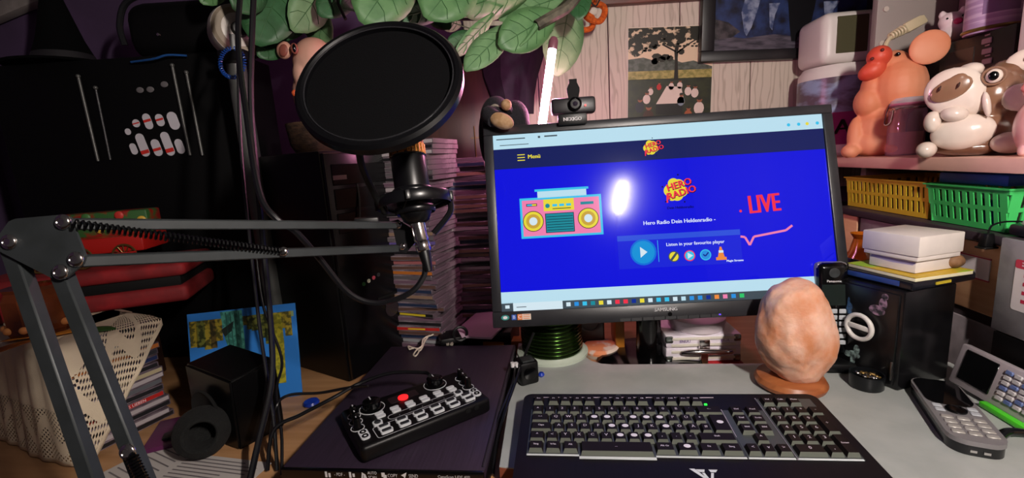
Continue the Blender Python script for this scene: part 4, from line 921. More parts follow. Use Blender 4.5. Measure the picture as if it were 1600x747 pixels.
for x, y, a, bb_, d, dd in ((1393, 148, 46, 44, 42, 0), (1352, 166, 26, 25, 28, -8), (1370, 204, 41, 40, 34, 0), (1356, 145, 20, 22, 22, -10), (1366, 226, 42, 23, 36, 0), (1328, 238, 16, 11, 17, -22), (1398, 237, 16, 11, 18, -28), (1334, 216, 14, 30, 15, -16), (1399, 212, 10, 30, 13, -28), (1382, 116, 30, 22, 28, 0), (1374, 193, 40, 8, 36, 0)):
    b.ell(F1.c(x, y, dd), F1.r(a, bb_, d))
remesh(b.done('body', om, pig), .0026, 7)
for s_, dd in ((1, -4),):
    b = B(); b.ell((0, 0, 0), F1.r(31, 23, 6), (0, R_(-32), R_(18))); b.ell((-.002, -.004, 0), F1.r(26, 18, 4), (0, R_(-32), R_(18)))
    remesh(b.done('ear', om, pig, loc=F1.c(1432, 100, -20)), .002, 3)
b = B(); b.ell(F1.c(1353, 122, -26), F1.r(23, 13, 16), (0, R_(-28), 0)); b.ell(F1.c(1362, 103, -26), F1.r(20, 15, 17), (0, R_(-30), 0)); remesh(b.done('snout', orr, pig, label='red upturned snout'), .0025, 5)
for x, y in ((1352, 107), (1366, 97)): B().ell(F1.c(x, y, -42), F1.r(3, 2.4, 2)).done('nostril', mat('nostril_dark', '#5a120c', .6), pig)
B().ell(F1.c(1389, 104, -27), F1.r(4, 2.6, 2)).done('eye', BLKG, pig)
b = B()
for x in (1328, 1400): b.ell(F1.c(x, 244 - 6, -30), F1.r(9, 5, 8))
b.done('toes', orr, pig)
jp = S0(1412, .70); F2 = Fig(1412, 244, jp)
jar = thing('clip_jar', 'clip-top glass jar standing between the two pig figurines', 'jar', jp, (0, 0, F2.rz)); jr = 31 * F2.kx; jh = 88 * F2.k
gl = mat('jar_glass', '#d8c4cc', .05, 0, alpha=.35, spec=1.0)
B().lathe([(0, 0), (jr * .95, 0), (jr, .004), (jr, jh * .75), (jr * .88, jh * .82), (jr * .88, jh * .86)], 32).done('glass_body', gl, jar)
B().torus((0, 0, jh * .87), jr * .92, .003, n=32, k=8).done('seal_ring', mat('seal_pink', '#c0708c', .5), jar)
B().lathe([(jr * .95, jh * .89), (jr * .97, jh * .93), (jr * .8, jh * .98), (0, jh)], 32).done('lid', mat('lid_glass', '#e4dae0', .06, .3, alpha=.8, spec=1.0), jar)
B().torus((0, 0, jh * .80), jr * .93, .0013, n=32, k=6).done('wire_band', CHR, jar)
B().tube([(-jr * .9, -.012, jh * .9), (-jr * 1.05, -.014, jh * .75), (-jr * 1.1, -.012, jh * .55), (-jr * .8, -.022, jh * .58), (-jr * .7, -.022, jh * .78)], .0013, 6).done('clip_wire', CHR, jar)
B().lathe([(0, .003), (jr * .9, .003), (jr * .9, jh * .4), (0, jh * .4)], 24).done('filling', mat('jar_fill', '#b98a80', .7), jar)
# white and brown pig
qp = S0(1520, .672); F3 = Fig(1520, 243, qp)
cow = thing('spotted_pig', 'white and brown glazed pig figurine with a big snout', 'figurine', qp, (0, 0, F3.rz))
bw = mat('glaze_brown', '#8a6650', .22, 0, '#6a4634', 9, coat=.4); ww = mat('glaze_white', '#dfcfc4', .22, coat=.4, c2='#d8c6ba', ns=12)
b = B()
for x, y, a, h_, d, dd in ((1540, 155, 52, 44, 44, 10), (1530, 205, 68, 38, 48, 16), (1575, 185, 38, 52, 44, 22), (1560, 120, 32, 18, 30, 20), (1515, 230, 68, 14, 40, 8)): b.ell(F3.c(x, y, dd), F3.r(a, h_, d))
remesh(b.done('body', bw, cow), .003, 6)
def cpart(n, m, *els, vox=.0025):
    b = B()
    for x, y, a, h_, d, dd, rt in els: b.ell(F3.c(x, y, dd), F3.r(a, h_, d), (0, R_(rt), 0))
    return remesh(b.done(n, m, cow), vox, 5)
cpart('snout', ww, (1480, 144, 50, 36, 14, -30, -34), (1502, 156, 34, 28, 26, -16, -20), (1500, 116, 24, 12, 18, -14, -14))
cpart('nose_patch', bw, (1475, 141, 37, 16, 4, -43, -30), (1484, 128, 16, 8, 4, -42, -30), vox=.0015)
for x, y in ((1458, 139), (1487, 137)): B().ell(F3.c(x, y, -51), F3.r(1.7, 4.4, 2), (0, R_(12), 0)).done('nostril', mat('nostril_brown', '#3a2018', .4), cow)
cpart('jaw', ww, (1484, 178, 24, 12, 18, -34, 8)); cpart('belly', ww, (1500, 206, 54, 27, 20, -24, -8)); cpart('paw', ww, (1450, 187, 16, 17, 14, -30, 0)); cpart('paw', ww, (1444, 230, 19, 13, 18, -30, 0)); cpart('paw', ww, (1572, 225, 30, 16, 16, -28, 0))
cpart('ear', ww, (1580, 108, 32, 15, 8, 0, -28)); cpart('ear', bw, (1588, 106, 14, 6, 5, -8, -40)); cpart('cheek_patch', ww, (1578, 162, 28, 20, 6, -30, 0)); cpart('cheek_patch', ww, (1532, 168, 7, 20, 8, -38, -10))
e_ = B().ell(F3.c(1538, 129, -36), F3.r(13, 10, 6)).done('eye_white', ww, cow); B().ell(F3.c(1537, 129, -42), F3.r(8, 6.5, 3)).done('eye', BLKG, cow)
b = B(); b.torus(F3.c(1538, 129, -38), 12 * F3.k, 1.4 * F3.k, (R_(90), 0, 0), 24, 6); b.done('eye_rim', bw, cow)
# pink pig at the edge
kp = S0(1604, .668); F4 = Fig(1604, 240, kp)
pp_ = thing('pink_pig', 'shiny pink pig figurine cut by the right edge', 'figurine', kp, (0, 0, F4.rz))
b = B(); b.ell(F4.c(1612, 195, 0), F4.r(38, 44, 34)); b.ell(F4.c(1608, 135, 0), F4.r(26, 28, 26)); b.ell(F4.c(1598, 232, -14), F4.r(12, 9, 12)); remesh(b.done('body', mat('glaze_pink', '#dc9c98', .2, 0, '#e0b0ae', 10, coat=.5), pp_), .003, 6)
B().ell(F4.c(1590, 138, -18), F4.r(9, 7, 6)).done('snout', mat('glaze_rose', '#c9706c', .25), pp_)
# white spray bottle / tub with square cap
bo = D(1300, 240, 1.205); bo.z = SZ + .0003; F5 = Fig(1300, 240, bo)
bt = thing('detergent_bottle', 'white bottle with big square cap and printed label behind the orange pig', 'bottle', bo, (0, 0, R_(-6)))
kk = F5.k
B().lathe([(0, 0), (46 * kk, 0), (50 * kk, 4 * kk), (50 * kk, 120 * kk), (44 * kk, 130 * kk), (30 * kk, 132 * kk)], 36).done('body', WHT, bt)
b = B(); b.lathe([(50.6 * kk, 16 * kk), (50.6 * kk, 112 * kk)], 36, cap=False); b.done('label', mat('label_print', '#8a98b8', .3, 0, '#5a4a58', 14, (1, 1, 2), lo=.42, hi=.58), bt)
b = B(); b.lathe([(50.9 * kk, 16 * kk), (50.9 * kk, 62 * kk)], 36, cap=False); b.done('label_band', mat('label_magenta', '#8a2a68', .3), bt)
f = Flat(); f.text('A', 0, 0, 30 * kk, mat('label_ink', '#1a0c18', .4), bold=.0012); f.done('label_letter', bt, (math.sin(R_(-18)) * 51.5 * kk, -math.cos(R_(-18)) * 51.5 * kk, 40 * kk), (R_(90), 0, R_(-18)))
cp_ = B(); cp_.box((0, 0, 0), (76 * kk, 76 * kk, 70 * kk), 12 * kk, seg=4); cpo = cp_.done('cap', WHT, bt, loc=(-4 * kk, 0, 167 * kk))
B().box((0, -37.6 * kk, 2 * kk), (42 * kk, 2 * kk, 50 * kk), .8 * kk, seg=1).done('cap_window', mat('window_olive', '#4c4a34', .35), cpo, label='square olive window in the cap')
# black stereo, can, small pig, plug
DV0, DV1, DH = .895, 1.128, .214
st = thing('car_stereo', 'black electronic device with display and small grey buttons standing on the shelf', 'device', UV(.792, (DV0 + DV1) / 2, SZ + .0003), -RA)
dw = DV1 - DV0
stb = B().box((0, 0, DH / 2), (.06, dw, DH), .003).done('body', mat('stereo_black', '#0d0b0c', .35), st)
def dloc(px, py): p = shelfpos(px, py, .762) - UV(.792, (DV0 + DV1) / 2, SZ); return p.dot(RY), p.z
ya, za = dloc(1467, 118); yb2, zb = dloc(1524, 68)
B().box((-.0302, (ya + yb2) / 2, (za + zb) / 2), (.002, abs(ya - yb2), abs(zb - za) * .8), .0008, seg=1).done('display', mat('stereo_display', '#2a2422', .12), stb)
for k in range(3):
    y_, z_ = dloc(1543, 64 + 16 * k); B().box((-.031, y_, z_), (.003, .020, .010), .0012, seg=1).done('button', mat('button_grey', '#9a8e92', .4), stb); B().box((-.0306, y_, z_ + .010), (.0015, .010, .0025)).done('legend', mat('button_grey', '', .4), stb)
bar_ = thing('black_bar', 'black rounded bar lying on top of the electronic device', 'bar', UV(.832, 1.03, SZ + DH + .0006), -RA)
B().box((0, .0, .012), (.03, .20, .022), .006).done('body', BLK, bar_); B().torus((0, .06, .012), .022, .003, (R_(90), 0, 0), 24, 8).done('strap', BLKM, bar_)
can = thing('paint_can', 'tin can with lilac label and gold rim on the black device', 'can', UV(.79, .972, SZ + DH + .0006))
B().lathe([(0, 0), (.040, 0), (.041, .002), (.041, .15), (0, .15)], 36).done('body', mat('can_lilac', '#a58ab0', .4, 0, '#c0aac6', 4, (1, 1, 30), lo=.5, hi=.56), can); B().torus((0, 0, .006), .0405, .0035, n=36, k=8).done('rim', mat('rim_gold', '#8a7440', .3, .8), can)
b = B(); b.lathe([(.0414, .03), (.0414, .09)], 36, cap=False); b.bm.faces.ensure_lookup_table(); bmesh.ops.delete(b.bm, geom=[fc for fc in b.bm.faces if not (fc.calc_center_median().x < .0 and fc.calc_center_median().y < -.015)], context='FACES'); b.done('label_patch', mat('can_patch', '#7d6488', .4), can)
pgs = UV(.785, 1.052, SZ + DH + .0006); F6 = Fig(1480, 66, pgs)
sp_ = thing('small_pig', 'tiny white pig figurine with pink snout beside the lilac can', 'figurine', pgs, (0, 0, F6.rz))
b = B(); b.ell((0, 0, .022), (.024, .020, .023)); b.ell((-.006, 0, .044), (.02, .018, .018)); b.ell((-.02, -.002, .058), (.006, .005, .009)); b.ell((.01, -.002, .06), (.006, .005, .009)); remesh(b.done('body', mat('glaze_pale', '#d8c6c8', .3), sp_), .002, 4)
B().ell((.004, -.018, .040), (.007, .004, .006)).done('snout', mat('glaze_hotpink', '#c03a6a', .3), sp_); B().ell((-.012, -.016, .048), (.002, .0016, .002)).done('eye', BLKG, sp_); B().ell((.01, -.016, .049), (.002, .0016, .002)).done('eye', BLKG, sp_)
pv = shelfpos(1412, 46, .745)
pg_ = thing('network_plug', 'cream cable plug with ribbed boot lying on the black bar', 'plug', pv); setm(pg_, frame(pv, CR * .88 + CU * .47, CU)); pg_.scale = (1.25,) * 3
B().box((.02, 0, .0), (.04, .018, .014), .004).done('plug_body', mat('cream_plastic', '#cdbd9c', .45), pg_)
for k in range(5): B().torus((-.004 - k * .0052, 0, 0), .0066 - .0005 * k, .0020, (0, R_(90), 0), 16, 6).done('boot_rib', mat('cream_plastic', '', .45), pg_)
cq = [(0, 0, 0), (-.028, -.002, 0), (-.045, -.014, 0), (-.062, -.036, 0), (-.075, -.065, 0)]
B().tube(cq, .0035, 8).done('cord', mat('cream_plastic', '', .45), pg_)
wbk = UV(.745, .73, SZ + .0003)
wq = thing('white_carton', 'tall white plastic box standing at the right end of the shelf', 'box', wbk, -RA)
B().box((.02, 0, .16), (.11, .20, .32), .004).done('body', WHT, wq); B().box((-.0353, .072, .17), (.0012, .004, .26)).done('groove', mat('groove_grey', '#8a8280', .5), wq)
# ================================================================ baskets on the lower shelf
LZ = .2263
def basket(name, label, v0, v1, u0, u1, h, m, cols, flare, rz=0):
    t = thing(name, label, 'basket', UV((u0 + u1) / 2, (v0 + v1) / 2, LZ), -RA + rz)
    hw_, hd_ = (u1 - u0) / 2, (v1 - v0) / 2
    def wall(a, b_, n, nm):
        a, b_ = V(a), V(b_); L2 = (b_ - a).length; bb_ = B(); th = .0022
        x = (b_ - a).normalized(); out = x.cross(V((0, 0, 1)))
        up = (V((0, 0, h)) + out * flare); hl = up.length
        M = Matrix(((x.x, up.x / hl, out.x, a.x), (x.y, up.y / hl, out.y, a.y), (x.z, up.z / hl, out.z, a.z), (0, 0, 0, 1)))
        def bx(x0, x1, y0, y1, t2=th): bb_.box(((x0 + x1) / 2, (y0 + y1) / 2, 0), (x1 - x0, y1 - y0, t2), 0, 0, M)
        e = flare
        bx(-e * .3, L2 + e * .3, 0, hl * .14); bx(-e * .6, L2 + e * .6, hl * .46, hl * .56); bx(-e, L2 + e, hl * .86, hl); bx(-e - .003, L2 + e + .003, hl * .96, hl * 1.0, .008)
        st_ = L2 / n
        mg = .45
        for r0, r1 in ((.14, .46), (.56, .86)):
            bx(-e * r1 * .7, st_ * mg, hl * r0, hl * r1); bx(L2 - st_ * mg, L2 + e * r1 * .7, hl * r0, hl * r1)
            for k in range(1, n): bx(k * (L2 / n) - st_ * .27, k * (L2 / n) + st_ * .27, hl * r0, hl * r1)
        bb_.done(nm, m, t, smooth=False)
    P_ = [(-hw_, -hd_, .001), (hw_, -hd_, .001), (hw_, hd_, .001), (-hw_, hd_, .001)]
    wall(P_[3], P_[0], cols, 'side_wall'); wall(P_[0], P_[1], 8, 'side_wall'); wall(P_[1], P_[2], cols, 'side_wall'); wall(P_[2], P_[3], 8, 'side_wall')
    B().box((0, 0, .0015), (hw_ * 2, hd_ * 2, .002)).done('base', m, t); return t
yb = basket('yellow_basket', 'yellow slotted plastic basket on the dark lower shelf', .885, 1.115, .648, .80, .066, mat('yellow_plastic', '#c9b02c', .45), 17, .006)
gbt = basket('green_basket', 'green slotted plastic basket on the dark lower shelf', .735, .868, .645, .80, .066, mat('green_plastic', '#46c868', .4), 10, .010)
cc = [('#c9c4c0', 'white'), ('#7a2a2a', 'dark red'), ('#2a5aa8', 'blue'), ('#c9b490', 'cream'), ('#5a4638', 'brown'), ('#a8a8b0', 'silver')]
k = 0
for i in range(4):
    for j in range(2):
        c, nmc = cc[k % 6]; v = .755 + i * .030; u = .672 + j * .034
        t = thing('small_bottle', '%s little bottle in the green basket, %s from the near end, %s row' % (nmc, ORD[i], ('front', 'rear')[j]), 'bottle', UV(u, v, LZ + .0028), 0, 'little bottles in the green basket')
        B().lathe([(0, 0), (.0125, 0), (.013, .002), (.013, .034), (.007, .040), (.007, .042)], 16).done('body', mat('bottle_' + nmc.replace(' ', '_'), c, .35), t); B().lathe([(.008, .041), (.008, .052), (0, .053)], 14).done('cap', mat('bottle_cap', '#d8d4d2', .4), t); k += 1
for i in range(5):
    v = .915 + i * .042
    tag(B().box((0, 0, .022), (.05, .032, .042), .004).done('small_carton', mat('carton_' + str(i % 3), ('#4a3428', '#5c4a3c', '#3a2a30')[i % 3], .6), loc=UV(.70, v, LZ + .0028), rot=(0, 0, -RA + .2 * (i % 2))), 'brown little carton in the yellow basket, %s from the green basket' % ORD[i], 'carton', 'cartons in the yellow basket')
tag(B().box((0, 0, .009), (.12, .125, .0175), .003).done('blue_box', mat('blue_card', '#1a4fae', .5, 0, '#1640a0', 20), loc=UV(.702, .80, LZ + .0682), rot=ROT), 'flat blue box lying across the green basket', 'box')
mo = thing('white_mouse', 'white and black computer mouse on the lower shelf beside the green basket', 'mouse', UV(.655, .675, LZ), -RA)
B().box((0, 0, .010), (.05, .085, .018), .006).done('base', mat('mouse_dark', '#1a1c28', .3), mo); b = B(); b.ell((0, 0, .019), (.026, .043, .010)); b.done('cover', mat('mouse_white', '#c4b4bc', .35), mo)
ck = UU(1540, 345, .612); cl_ = UU(1541, 388, .612)
cp2 = thing('hanging_clip', 'black cable adapter hanging on a cord below the green basket', 'adapter', cl_)
B().box((0, 0, .013), (.016, .013, .020), .002, taper=.7).done('housing', BLK, cp2); B().box((0, 0, .0015), (.021, .016, .003), .001, seg=1).done('flange', BLK, cp2)
B().tube([(0, 0, .022), (.001, -.003, .034), (.006, -.014, .041), (.014, -.030, .043)], .0013, 6).done('cord', BLK, cp2)
wl_ = thing('wall_card', 'small white card with red border fixed on the pine tile', 'card', UV(.6278, .770, .150), -RA)
B().box((0, 0, .02), (.0016, .075, .036)).done('card', mat('label_white', '', .5), wl_); 
for z in (.003, .037): B().box((-.0003, 0, z), (.0016, .077, .0018)).done('border', mat('label_red', '', .5), wl_)
# ================================================================ CD stacks
def cd_mesh(name, wd, dp, th, m1, m2):
    b = B(); b.box((0, 0, th / 2), (wd, dp, th), .0007, seg=1)
    return b.done(name, m1)
clear = mat('cd_clear_tray', '#8f8088', .22, 0, '#5c5058', 20)
spines = [('grey', '#5a5458'), ('black', '#17161a'), ('white', '#a89fa2'), ('brown', '#5a4038'), ('mauve', '#6a5060'), ('dark blue', '#24304c'), ('tan', '#8a705c')]
special = {6: ('red', '#b0201c'), 9: ('black and yellow', '#1a1a18'), 3: ('pale grey', '#9a9ca0'), 18: ('orange', '#b86a28'), 24: ('violet', '#5a4a8a'), 20: ('rose', '#9a5a5c')}
CDM = {}
def cd(name, label, x, y, z, rz, colr, cm, th=.0098, wd=.128, dp=.125, group=None, sticker=None, spin=None):
    key_ = (colr, th, wd)
    o = thing(name, label, 'CD case', (x, y, z), rz, group)
    if key_ not in CDM:
        c = B().box((0, 0, th / 2), (wd, dp, th - .0003), .0006, seg=1).done('case', clear, o)
        i = B().box((.0, -.0001, th / 2), (wd - .004, dp + .0006, th * .62), 0).done('inlay', mat('cd_' + colr.replace(' ', '_'), cm, .5, 0, None), o)
        CDM[key_] = (c.data, i.data)
    else:
        link('case', CDM[key_][0], o); link('inlay', CDM[key_][1], o)
    return o
rn = random.Random(11); SPY = mat('spine_yellow', '#d8c030', .5)
z = DZ + .0002; N1 = 45
f0 = V((-.270, .908, 0))
for i in range(N1):
    cname, cm = special.get(i, spines[rn.randrange(len(spines))])
    rz = R_(-18) + R_(rn.uniform(-5, 5)); th = .0101
    cx = f0.x + .066 + rn.uniform(-.005, .005) + (.012 if i < 5 else 0) + (.014 if i > 36 else 0); cy = f0.y + .066 + rn.uniform(-.004, .004)
    o = cd('cd_case', 'CD case with %s spine, %s from the bottom of the tall front stack' % (cname, ordinal(i)), cx, cy, z, rz, cname, cm, th, group='CD cases in the tall front stack')
    if i == 9:
        f = Flat(); f.rect(-.02, -.0022, .045, .0022, SPY); f.done('spine_print', o, (0, -.0634, th / 2), (R_(90), 0, 0))
    if i == 6:
        f = Flat(); f.rect(-.01, -.0015, .03, .0015, SPY); f.done('spine_print', o, (0, -.0634, th / 2), (R_(90), 0, 0))
    z += th + .0001
z = DZ + .0002
for i in range(41):
    cname, cm = spines[rn.randrange(len(spines))]; rz = R_(-4) + R_(rn.uniform(-7, 7))
    cd('cd_case', 'CD case with %s spine, %s from the bottom of the rear stack' % (cname, ordinal(i)), -.098 + rn.uniform(-.008, .008), 1.064 + rn.uniform(-.003, .003), z, rz, cname, cm, .0101, group='CD cases in the rear stack'); z += .0102
# pink folder and bottle near the stack
tag(B().box((0, 0, .0025), (.10, .14, .005), .001).done('pink_sleeve', mat('sleeve_pink', '#d4b4c8', .3, 0, '#c8a8bc', 12), loc=(-.070, .935, .0295), rot=(R_(4), R_(-4), R_(-25))), 'translucent pink sleeve lying at the foot of the CD stack', 'sleeve')
tag(B().box((0, 0, .026), (.12, .11, .052), .003).done('dark_crate', BLK, loc=(-.065, .955, DZ + .0002), rot=(0, 0, R_(-10))), 'low black box under the pink sleeve beside the CD stack', 'box')
tag(B().box((0, 0, .016), (.15, .03, .031), .002).done('wood_block', mat('orange_wood', '', .45), loc=(.0, .905, DZ + .0002), rot=(0, 0, R_(-6))), 'orange wooden block behind the right rear corner of the scanner', 'block')
ob_ = thing('brown_bottle', 'small brown bottle with yellow label beside the CD stack', 'bottle', (-.048, 1.02, DZ + .0002))
B().lathe([(0, 0), (.020, 0), (.020, .12), (.012, .135), (.012, .15), (0, .151)], 20).done('glass', mat('brown_glass', '#3a1c0c', .15), ob_); B().lathe([(.0205, .07), (.0205, .11)], 20, cap=False).done('label', mat('label_ochre', '#9a6a2c', .5), ob_)
# white cord bundle and black pack on the scanner
cb0 = G(676, 540, .017); ck_ = thing('cord_bundle', 'knotted white cord bundle lying on the back of the scanner', 'cord', (cb0.x, cb0.y, STOP + .0003))
def cg(x, y, z): return G(x, y, STOP + z) - V(ck_.location)
wm = mat('cord_white', '#cfc4b4', .5)
B().tube([cg(640, 546, .003), cg(648, 544, .003), cg(656, 548, .004), cg(662, 538, .006), cg(664, 528, .009), cg(674, 524, .012), cg(686, 519, .014), cg(700, 521, .012), cg(705, 528, .009), cg(707, 536, .004)], .0015, 7).done('strand', wm, ck_)
B().tube([cg(656, 547, .003), cg(650, 556, .003), cg(646, 554, .003), cg(652, 546, .004), cg(660, 540, .007), cg(666, 530, .008), cg(676, 520, .012), cg(690, 522, .012), cg(700, 526, .008), cg(702, 537, .003)], .0015, 7).done('strand', wm, ck_)
B().tube([cg(640, 546, .003), cg(638, 541, .003), cg(648, 544, .003), cg(658, 543, .005), cg(661, 530, .009), cg(668, 527, .009)], .0015, 7).done('strand', wm, ck_)
for x in (700, 706): B().box((0, 0, 0), (.006, .012, .005), .001).done('plug', mat('cord_plug', '#8a8478', .4), ck_, loc=cg(x, 537, .003))
bpz = G(690, 548, STOP)
tag(B().box((0, 0, .007), (.045, .05, .0138), .004).done('black_charger', BLK, loc=(bpz.x + .01, bpz.y + .05, STOP + .0003), rot=(0, 0, .3)), 'flat black charger lying behind the white cord bundle', 'charger')
tag(B().torus((0, 0, .018), .014, .003, (R_(80), 0, .3), 24, 8).done('cable_loop', BLK, loc=(bpz.x + .035, bpz.y + .035, STOP + .0008)), 'small loop of black cable behind the white cord bundle', 'cable')
# ================================================================ computer tower and black cabinet
tc = YP(519, 400, .815); tw_y = R_(58)
tw = thing('computer_tower', 'black computer tower standing behind the mixer', 'computer', (tc.x, tc.y, DZ + .0003), 0)
TWD, TDP, THH = .175, .255, .445                              # front runs along ex, side panel along ey
ex = V((math.cos(tw_y), math.sin(tw_y), 0)); ey = V((-math.sin(tw_y), math.cos(tw_y), 0))
TM = frame((0, 0, 0), ex, ey)
tw.rotation_euler = (0, 0, tw_y)
twm = mat('tower_black', '#060607', .4, spec=.3)
B().box((TWD / 2, TDP / 2, THH / 2), (TWD, TDP, THH), .004).done('body', twm, tw)
fp_ = B().box((TWD / 2, -.004, THH / 2), (TWD - .006, .01, THH - .01), .003).done('front_panel', mat('tower_front', '#0a0a0c', .25, spec=.4), tw)
for k in range(3): B().box((TWD / 2, -.0095, THH - .045 - k * .045), (TWD - .03, .003, .038), .001, seg=1).done('drive_cover', mat('tower_front', '', .22), fp_)
B().box((.03, -.0115, THH - .05), (.03, .001, .008)).done('badge', STEEL, fp_)
for k, c in enumerate(('#2f7d3c', '#b8b8a0', '#b04a58', '#3a3a3c')): B().lathe([(.004, 0), (.004, .001), (.002, .001), (.002, 0)], 12).done('audio_jack', mat('jack_%d' % k, c, .4), fp_, loc=(.055 + k * .013, -.0092, .185 + .003 * k), rot=(R_(90), 0, 0))
B().box((.11, -.0095, .145), (.05, .002, .004)).done('slot', BLKM, fp_); B().lathe([(.018, 0), (.018, .0015), (.014, .002), (0, .001)], 24).done('power_ring', mat('ring_dark', '#2a2226', .2), fp_, loc=(.12, -.009, .115), rot=(R_(90), 0, 0))
bc = thing('black_cabinet', 'large black metal rack cabinet with slotted front at the left', 'cabinet', (-.80, 1.0, DZ + .0003), 0)
cwid, chh = .52, .67
bcm = mat('cabinet_black', '#040405', .6, spec=.2)
B().box((-.02, .075, chh / 2), (cwid, .15, chh), .004).done('body', bcm, bc)
def bl(px, py): p = YP(px, py, .9995); return V((p.x + .80, -.0005, p.z - DZ))
for (xa, ya, xb, yb_) in ((126, 120, 157, 252), (153, 138, 176, 250), (272, 103, 300, 243), (294, 114, 319, 243)):
    a_, b_ = bl(xa, ya), bl(xb, yb_); a_.y = b_.y = -.006
    B().cyl(b_, a_, .0030 if xa != 153 else .0022, n=12).done('rod', mat('rod_grey', '#5a5a58', .4, .4) if xa != 153 else mat('rod_dim', '#3a3a3c', .4), bc); B().ell(a_, (.0042, .0042, .0042)).done('rod_knob', mat('rod_grey', '', .35, .4), bc)
wp, rp = mat('slot_white', '#cfcad2', .5), mat('slot_red', '#d03028', .5)
def pill(x, y, w_, h_, red=None, lean=.22):
    c = bl(x, y); k = 1.06 / 700; b = B(); W_, H_ = w_ * k / 2, h_ * k / 2; pts = []
    for i in range(13): a = math.pi * i / 12; pts.append((W_ * math.cos(a), H_ - W_ + W_ * math.sin(a)))
    for i in range(13): a = math.pi + math.pi * i / 12; pts.append((W_ * math.cos(a), -H_ + W_ + W_ * math.sin(a)))
    b.prism(pts, 0, .0012); o = b.done('vent_slot', wp, bc, loc=(c.x, -.0002, c.z), rot=(R_(90), R_(-11), 0), label='white pill-shaped vent slot')
    if red is not None: B().box((0, red * H_, .0011), (W_ * 1.96, H_ * .32, .0008)).done('red_band', rp, o)
pill(213, 193, 10, 11, 0); pill(231, 190, 11, 22, .1); pill(250, 188, 11, 17, .1); pill(271, 189, 14, 25); pill(237, 206, 9, 5) if False else None
pill(223, 227, 12, 33, -.6); pill(245, 231, 12, 24, -.2); pill(262, 225, 12, 34, -.55); pill(281, 229, 11, 21); pill(209, 233, 9, 16); pill(218, 140, 11, 8) if False else pill(200, 206, 8, 9)
for x, y in ((219, 141), (235, 140), (257, 132)): c = bl(x, y); B().ell((c.x, -.001, c.z), (.008, .001, .006)).done('vent_glint', mat('slot_dim', '#6a6668', .5), bc)
# black bag, pointed shadow shape, spotlight, small pig, wicker pot on the cabinet
ht = DZ + chh + .0006
bg = thing('black_bag', 'black rounded bag with a curved handle on the black cabinet', 'bag', (-.66, 1.07, ht))
b = B(); b.box((0, 0, .06), (.28, .10, .12), .04, seg=4); b.done('body', mat('bag_black', '#050506', .6, spec=.2), bg)
B().tube([(-.14, -.045, .03), (-.138, -.05, .07), (-.11, -.05, .115), (-.03, -.05, .128), (.06, -.05, .122)], .006, 8).done('handle', mat('bag_trim', '#17171a', .25), bg); B().lathe([(.004, 0), (.003, .002), (0, .003)], 12).done('stud', CHR, bg, loc=(-.06, -.051, .045), rot=(R_(90), 0, 0)); B().lathe([(.004, 0), (.003, .002), (0, .003)], 12).done('stud', CHR, bg, loc=(.06, -.051, .045), rot=(R_(90), 0, 0))
shadow_shape = thing('shadow_cone', 'black cone standing in for a wall shadow, left end of the black cabinet', 'shadow_shape', (-.965, 1.06, ht))  # black cone put in for a shadow shape on the purple wall
b = B(); b.lathe([(.0, .0), (.10, .0), (.105, .004), (.058, .010), (.04, .06), (.02, .14), (.006, .22), (0, .23)], 32); b.done('cone_body', mat('cone_black', '#040405', .95, spec=.1), shadow_shape); B().lathe([(.0575, .012), (.052, .028)], 32, cap=False).done('band', mat('cone_band', '#161318', .7), shadow_shape)
sc_ = D(372, 48, .86)
slt = thing('spotlight', 'white round spotlight lamp body above the black cabinet', 'spotlight', (sc_.x, sc_.y + .03, DZ))
q_ = sc_ - V(slt.location); dirn = (CP - sc_ + V((.35, 0, .25))).normalized(); MQ2 = Matrix.Translation(q_) @ dirn.to_track_quat('Z', 'Y').to_matrix().to_4x4()
cmw = mat('lamp_cream', '#c9c0b8', .35)
B().lathe([(.02, -.06), (.043, -.045), (.048, -.01), (.046, .006), (.040, .010)], 32, 0, MQ2).done('shell', cmw, slt)
B().lathe([(.0455, .0065), (.040, .0105), (.020, .0095), (0, .0095)], 32, 0, MQ2).done('reflector_plate', mat('lamp_taupe', '#8a7d6c', .45), slt); B().lathe([(.020, .009), (.019, .0115), (.015, .0118), (.014, .010)], 24, 0, MQ2, cap=False).done('rim_ring', cmw, slt); B().lathe([(.015, .010), (.013, .022), (0, .024)], 20, 0, MQ2).done('bulb_holder', BLK, slt)
B().cyl((q_.x - .012, q_.y - .004, 0), (q_.x - .012, q_.y - .004, q_.z - .01), .019, .017, 20).done('post', mat('post_grey', '#5a5c5a', .4, .4), slt); B().box((q_.x, q_.y - .02, q_.z - .052), (.05, .04, .02), .004).done('bracket', BLK, slt)
gp_ = D(478, 92, .90); F7 = Fig(478, 92, gp_)
wkz = gp_.z - .125
sh_ = thing('flower_pot', 'brown woven pot on the computer tower under the piglet', 'pot', (gp_.x - .005, gp_.y + .02, DZ + .446))
PH_ = wkz - DZ - .446; B().lathe([(0, 0), (.045, 0), (.055, PH_ * .3), (.06, PH_), (.054, PH_), (.05, PH_ * .9), (0, PH_ * .9)], 28).done('body', mat('wicker_brown', '#4a3424', .7, 0, '#2c1c12', 60, (1, 1, 3), bump=.8, bs=120), sh_)
lp2 = thing('pink_piglet', 'pale pink piglet figurine peeking out behind the pop filter', 'figurine', (gp_.x, gp_.y, wkz), (0, 0, F7.rz))
dz_ = gp_.z - wkz
pkm = mat('piglet_pink', '#cfa08e', .45, 0, '#c8927e', 14)
def pc_(x, y, d): c = F7.c(x, y, d); return (c[0], c[1], c[2] + dz_)
b = B(); b.ell(pc_(492, 98, 0), F7.r(36, 38, 34)); b.ell((.01, .01, dz_ * .45), (.045, .045, dz_ * .45)); b.ell(pc_(470, 118, -8), F7.r(16, 24, 18)); remesh(b.done('body', pkm, lp2), .003, 6)
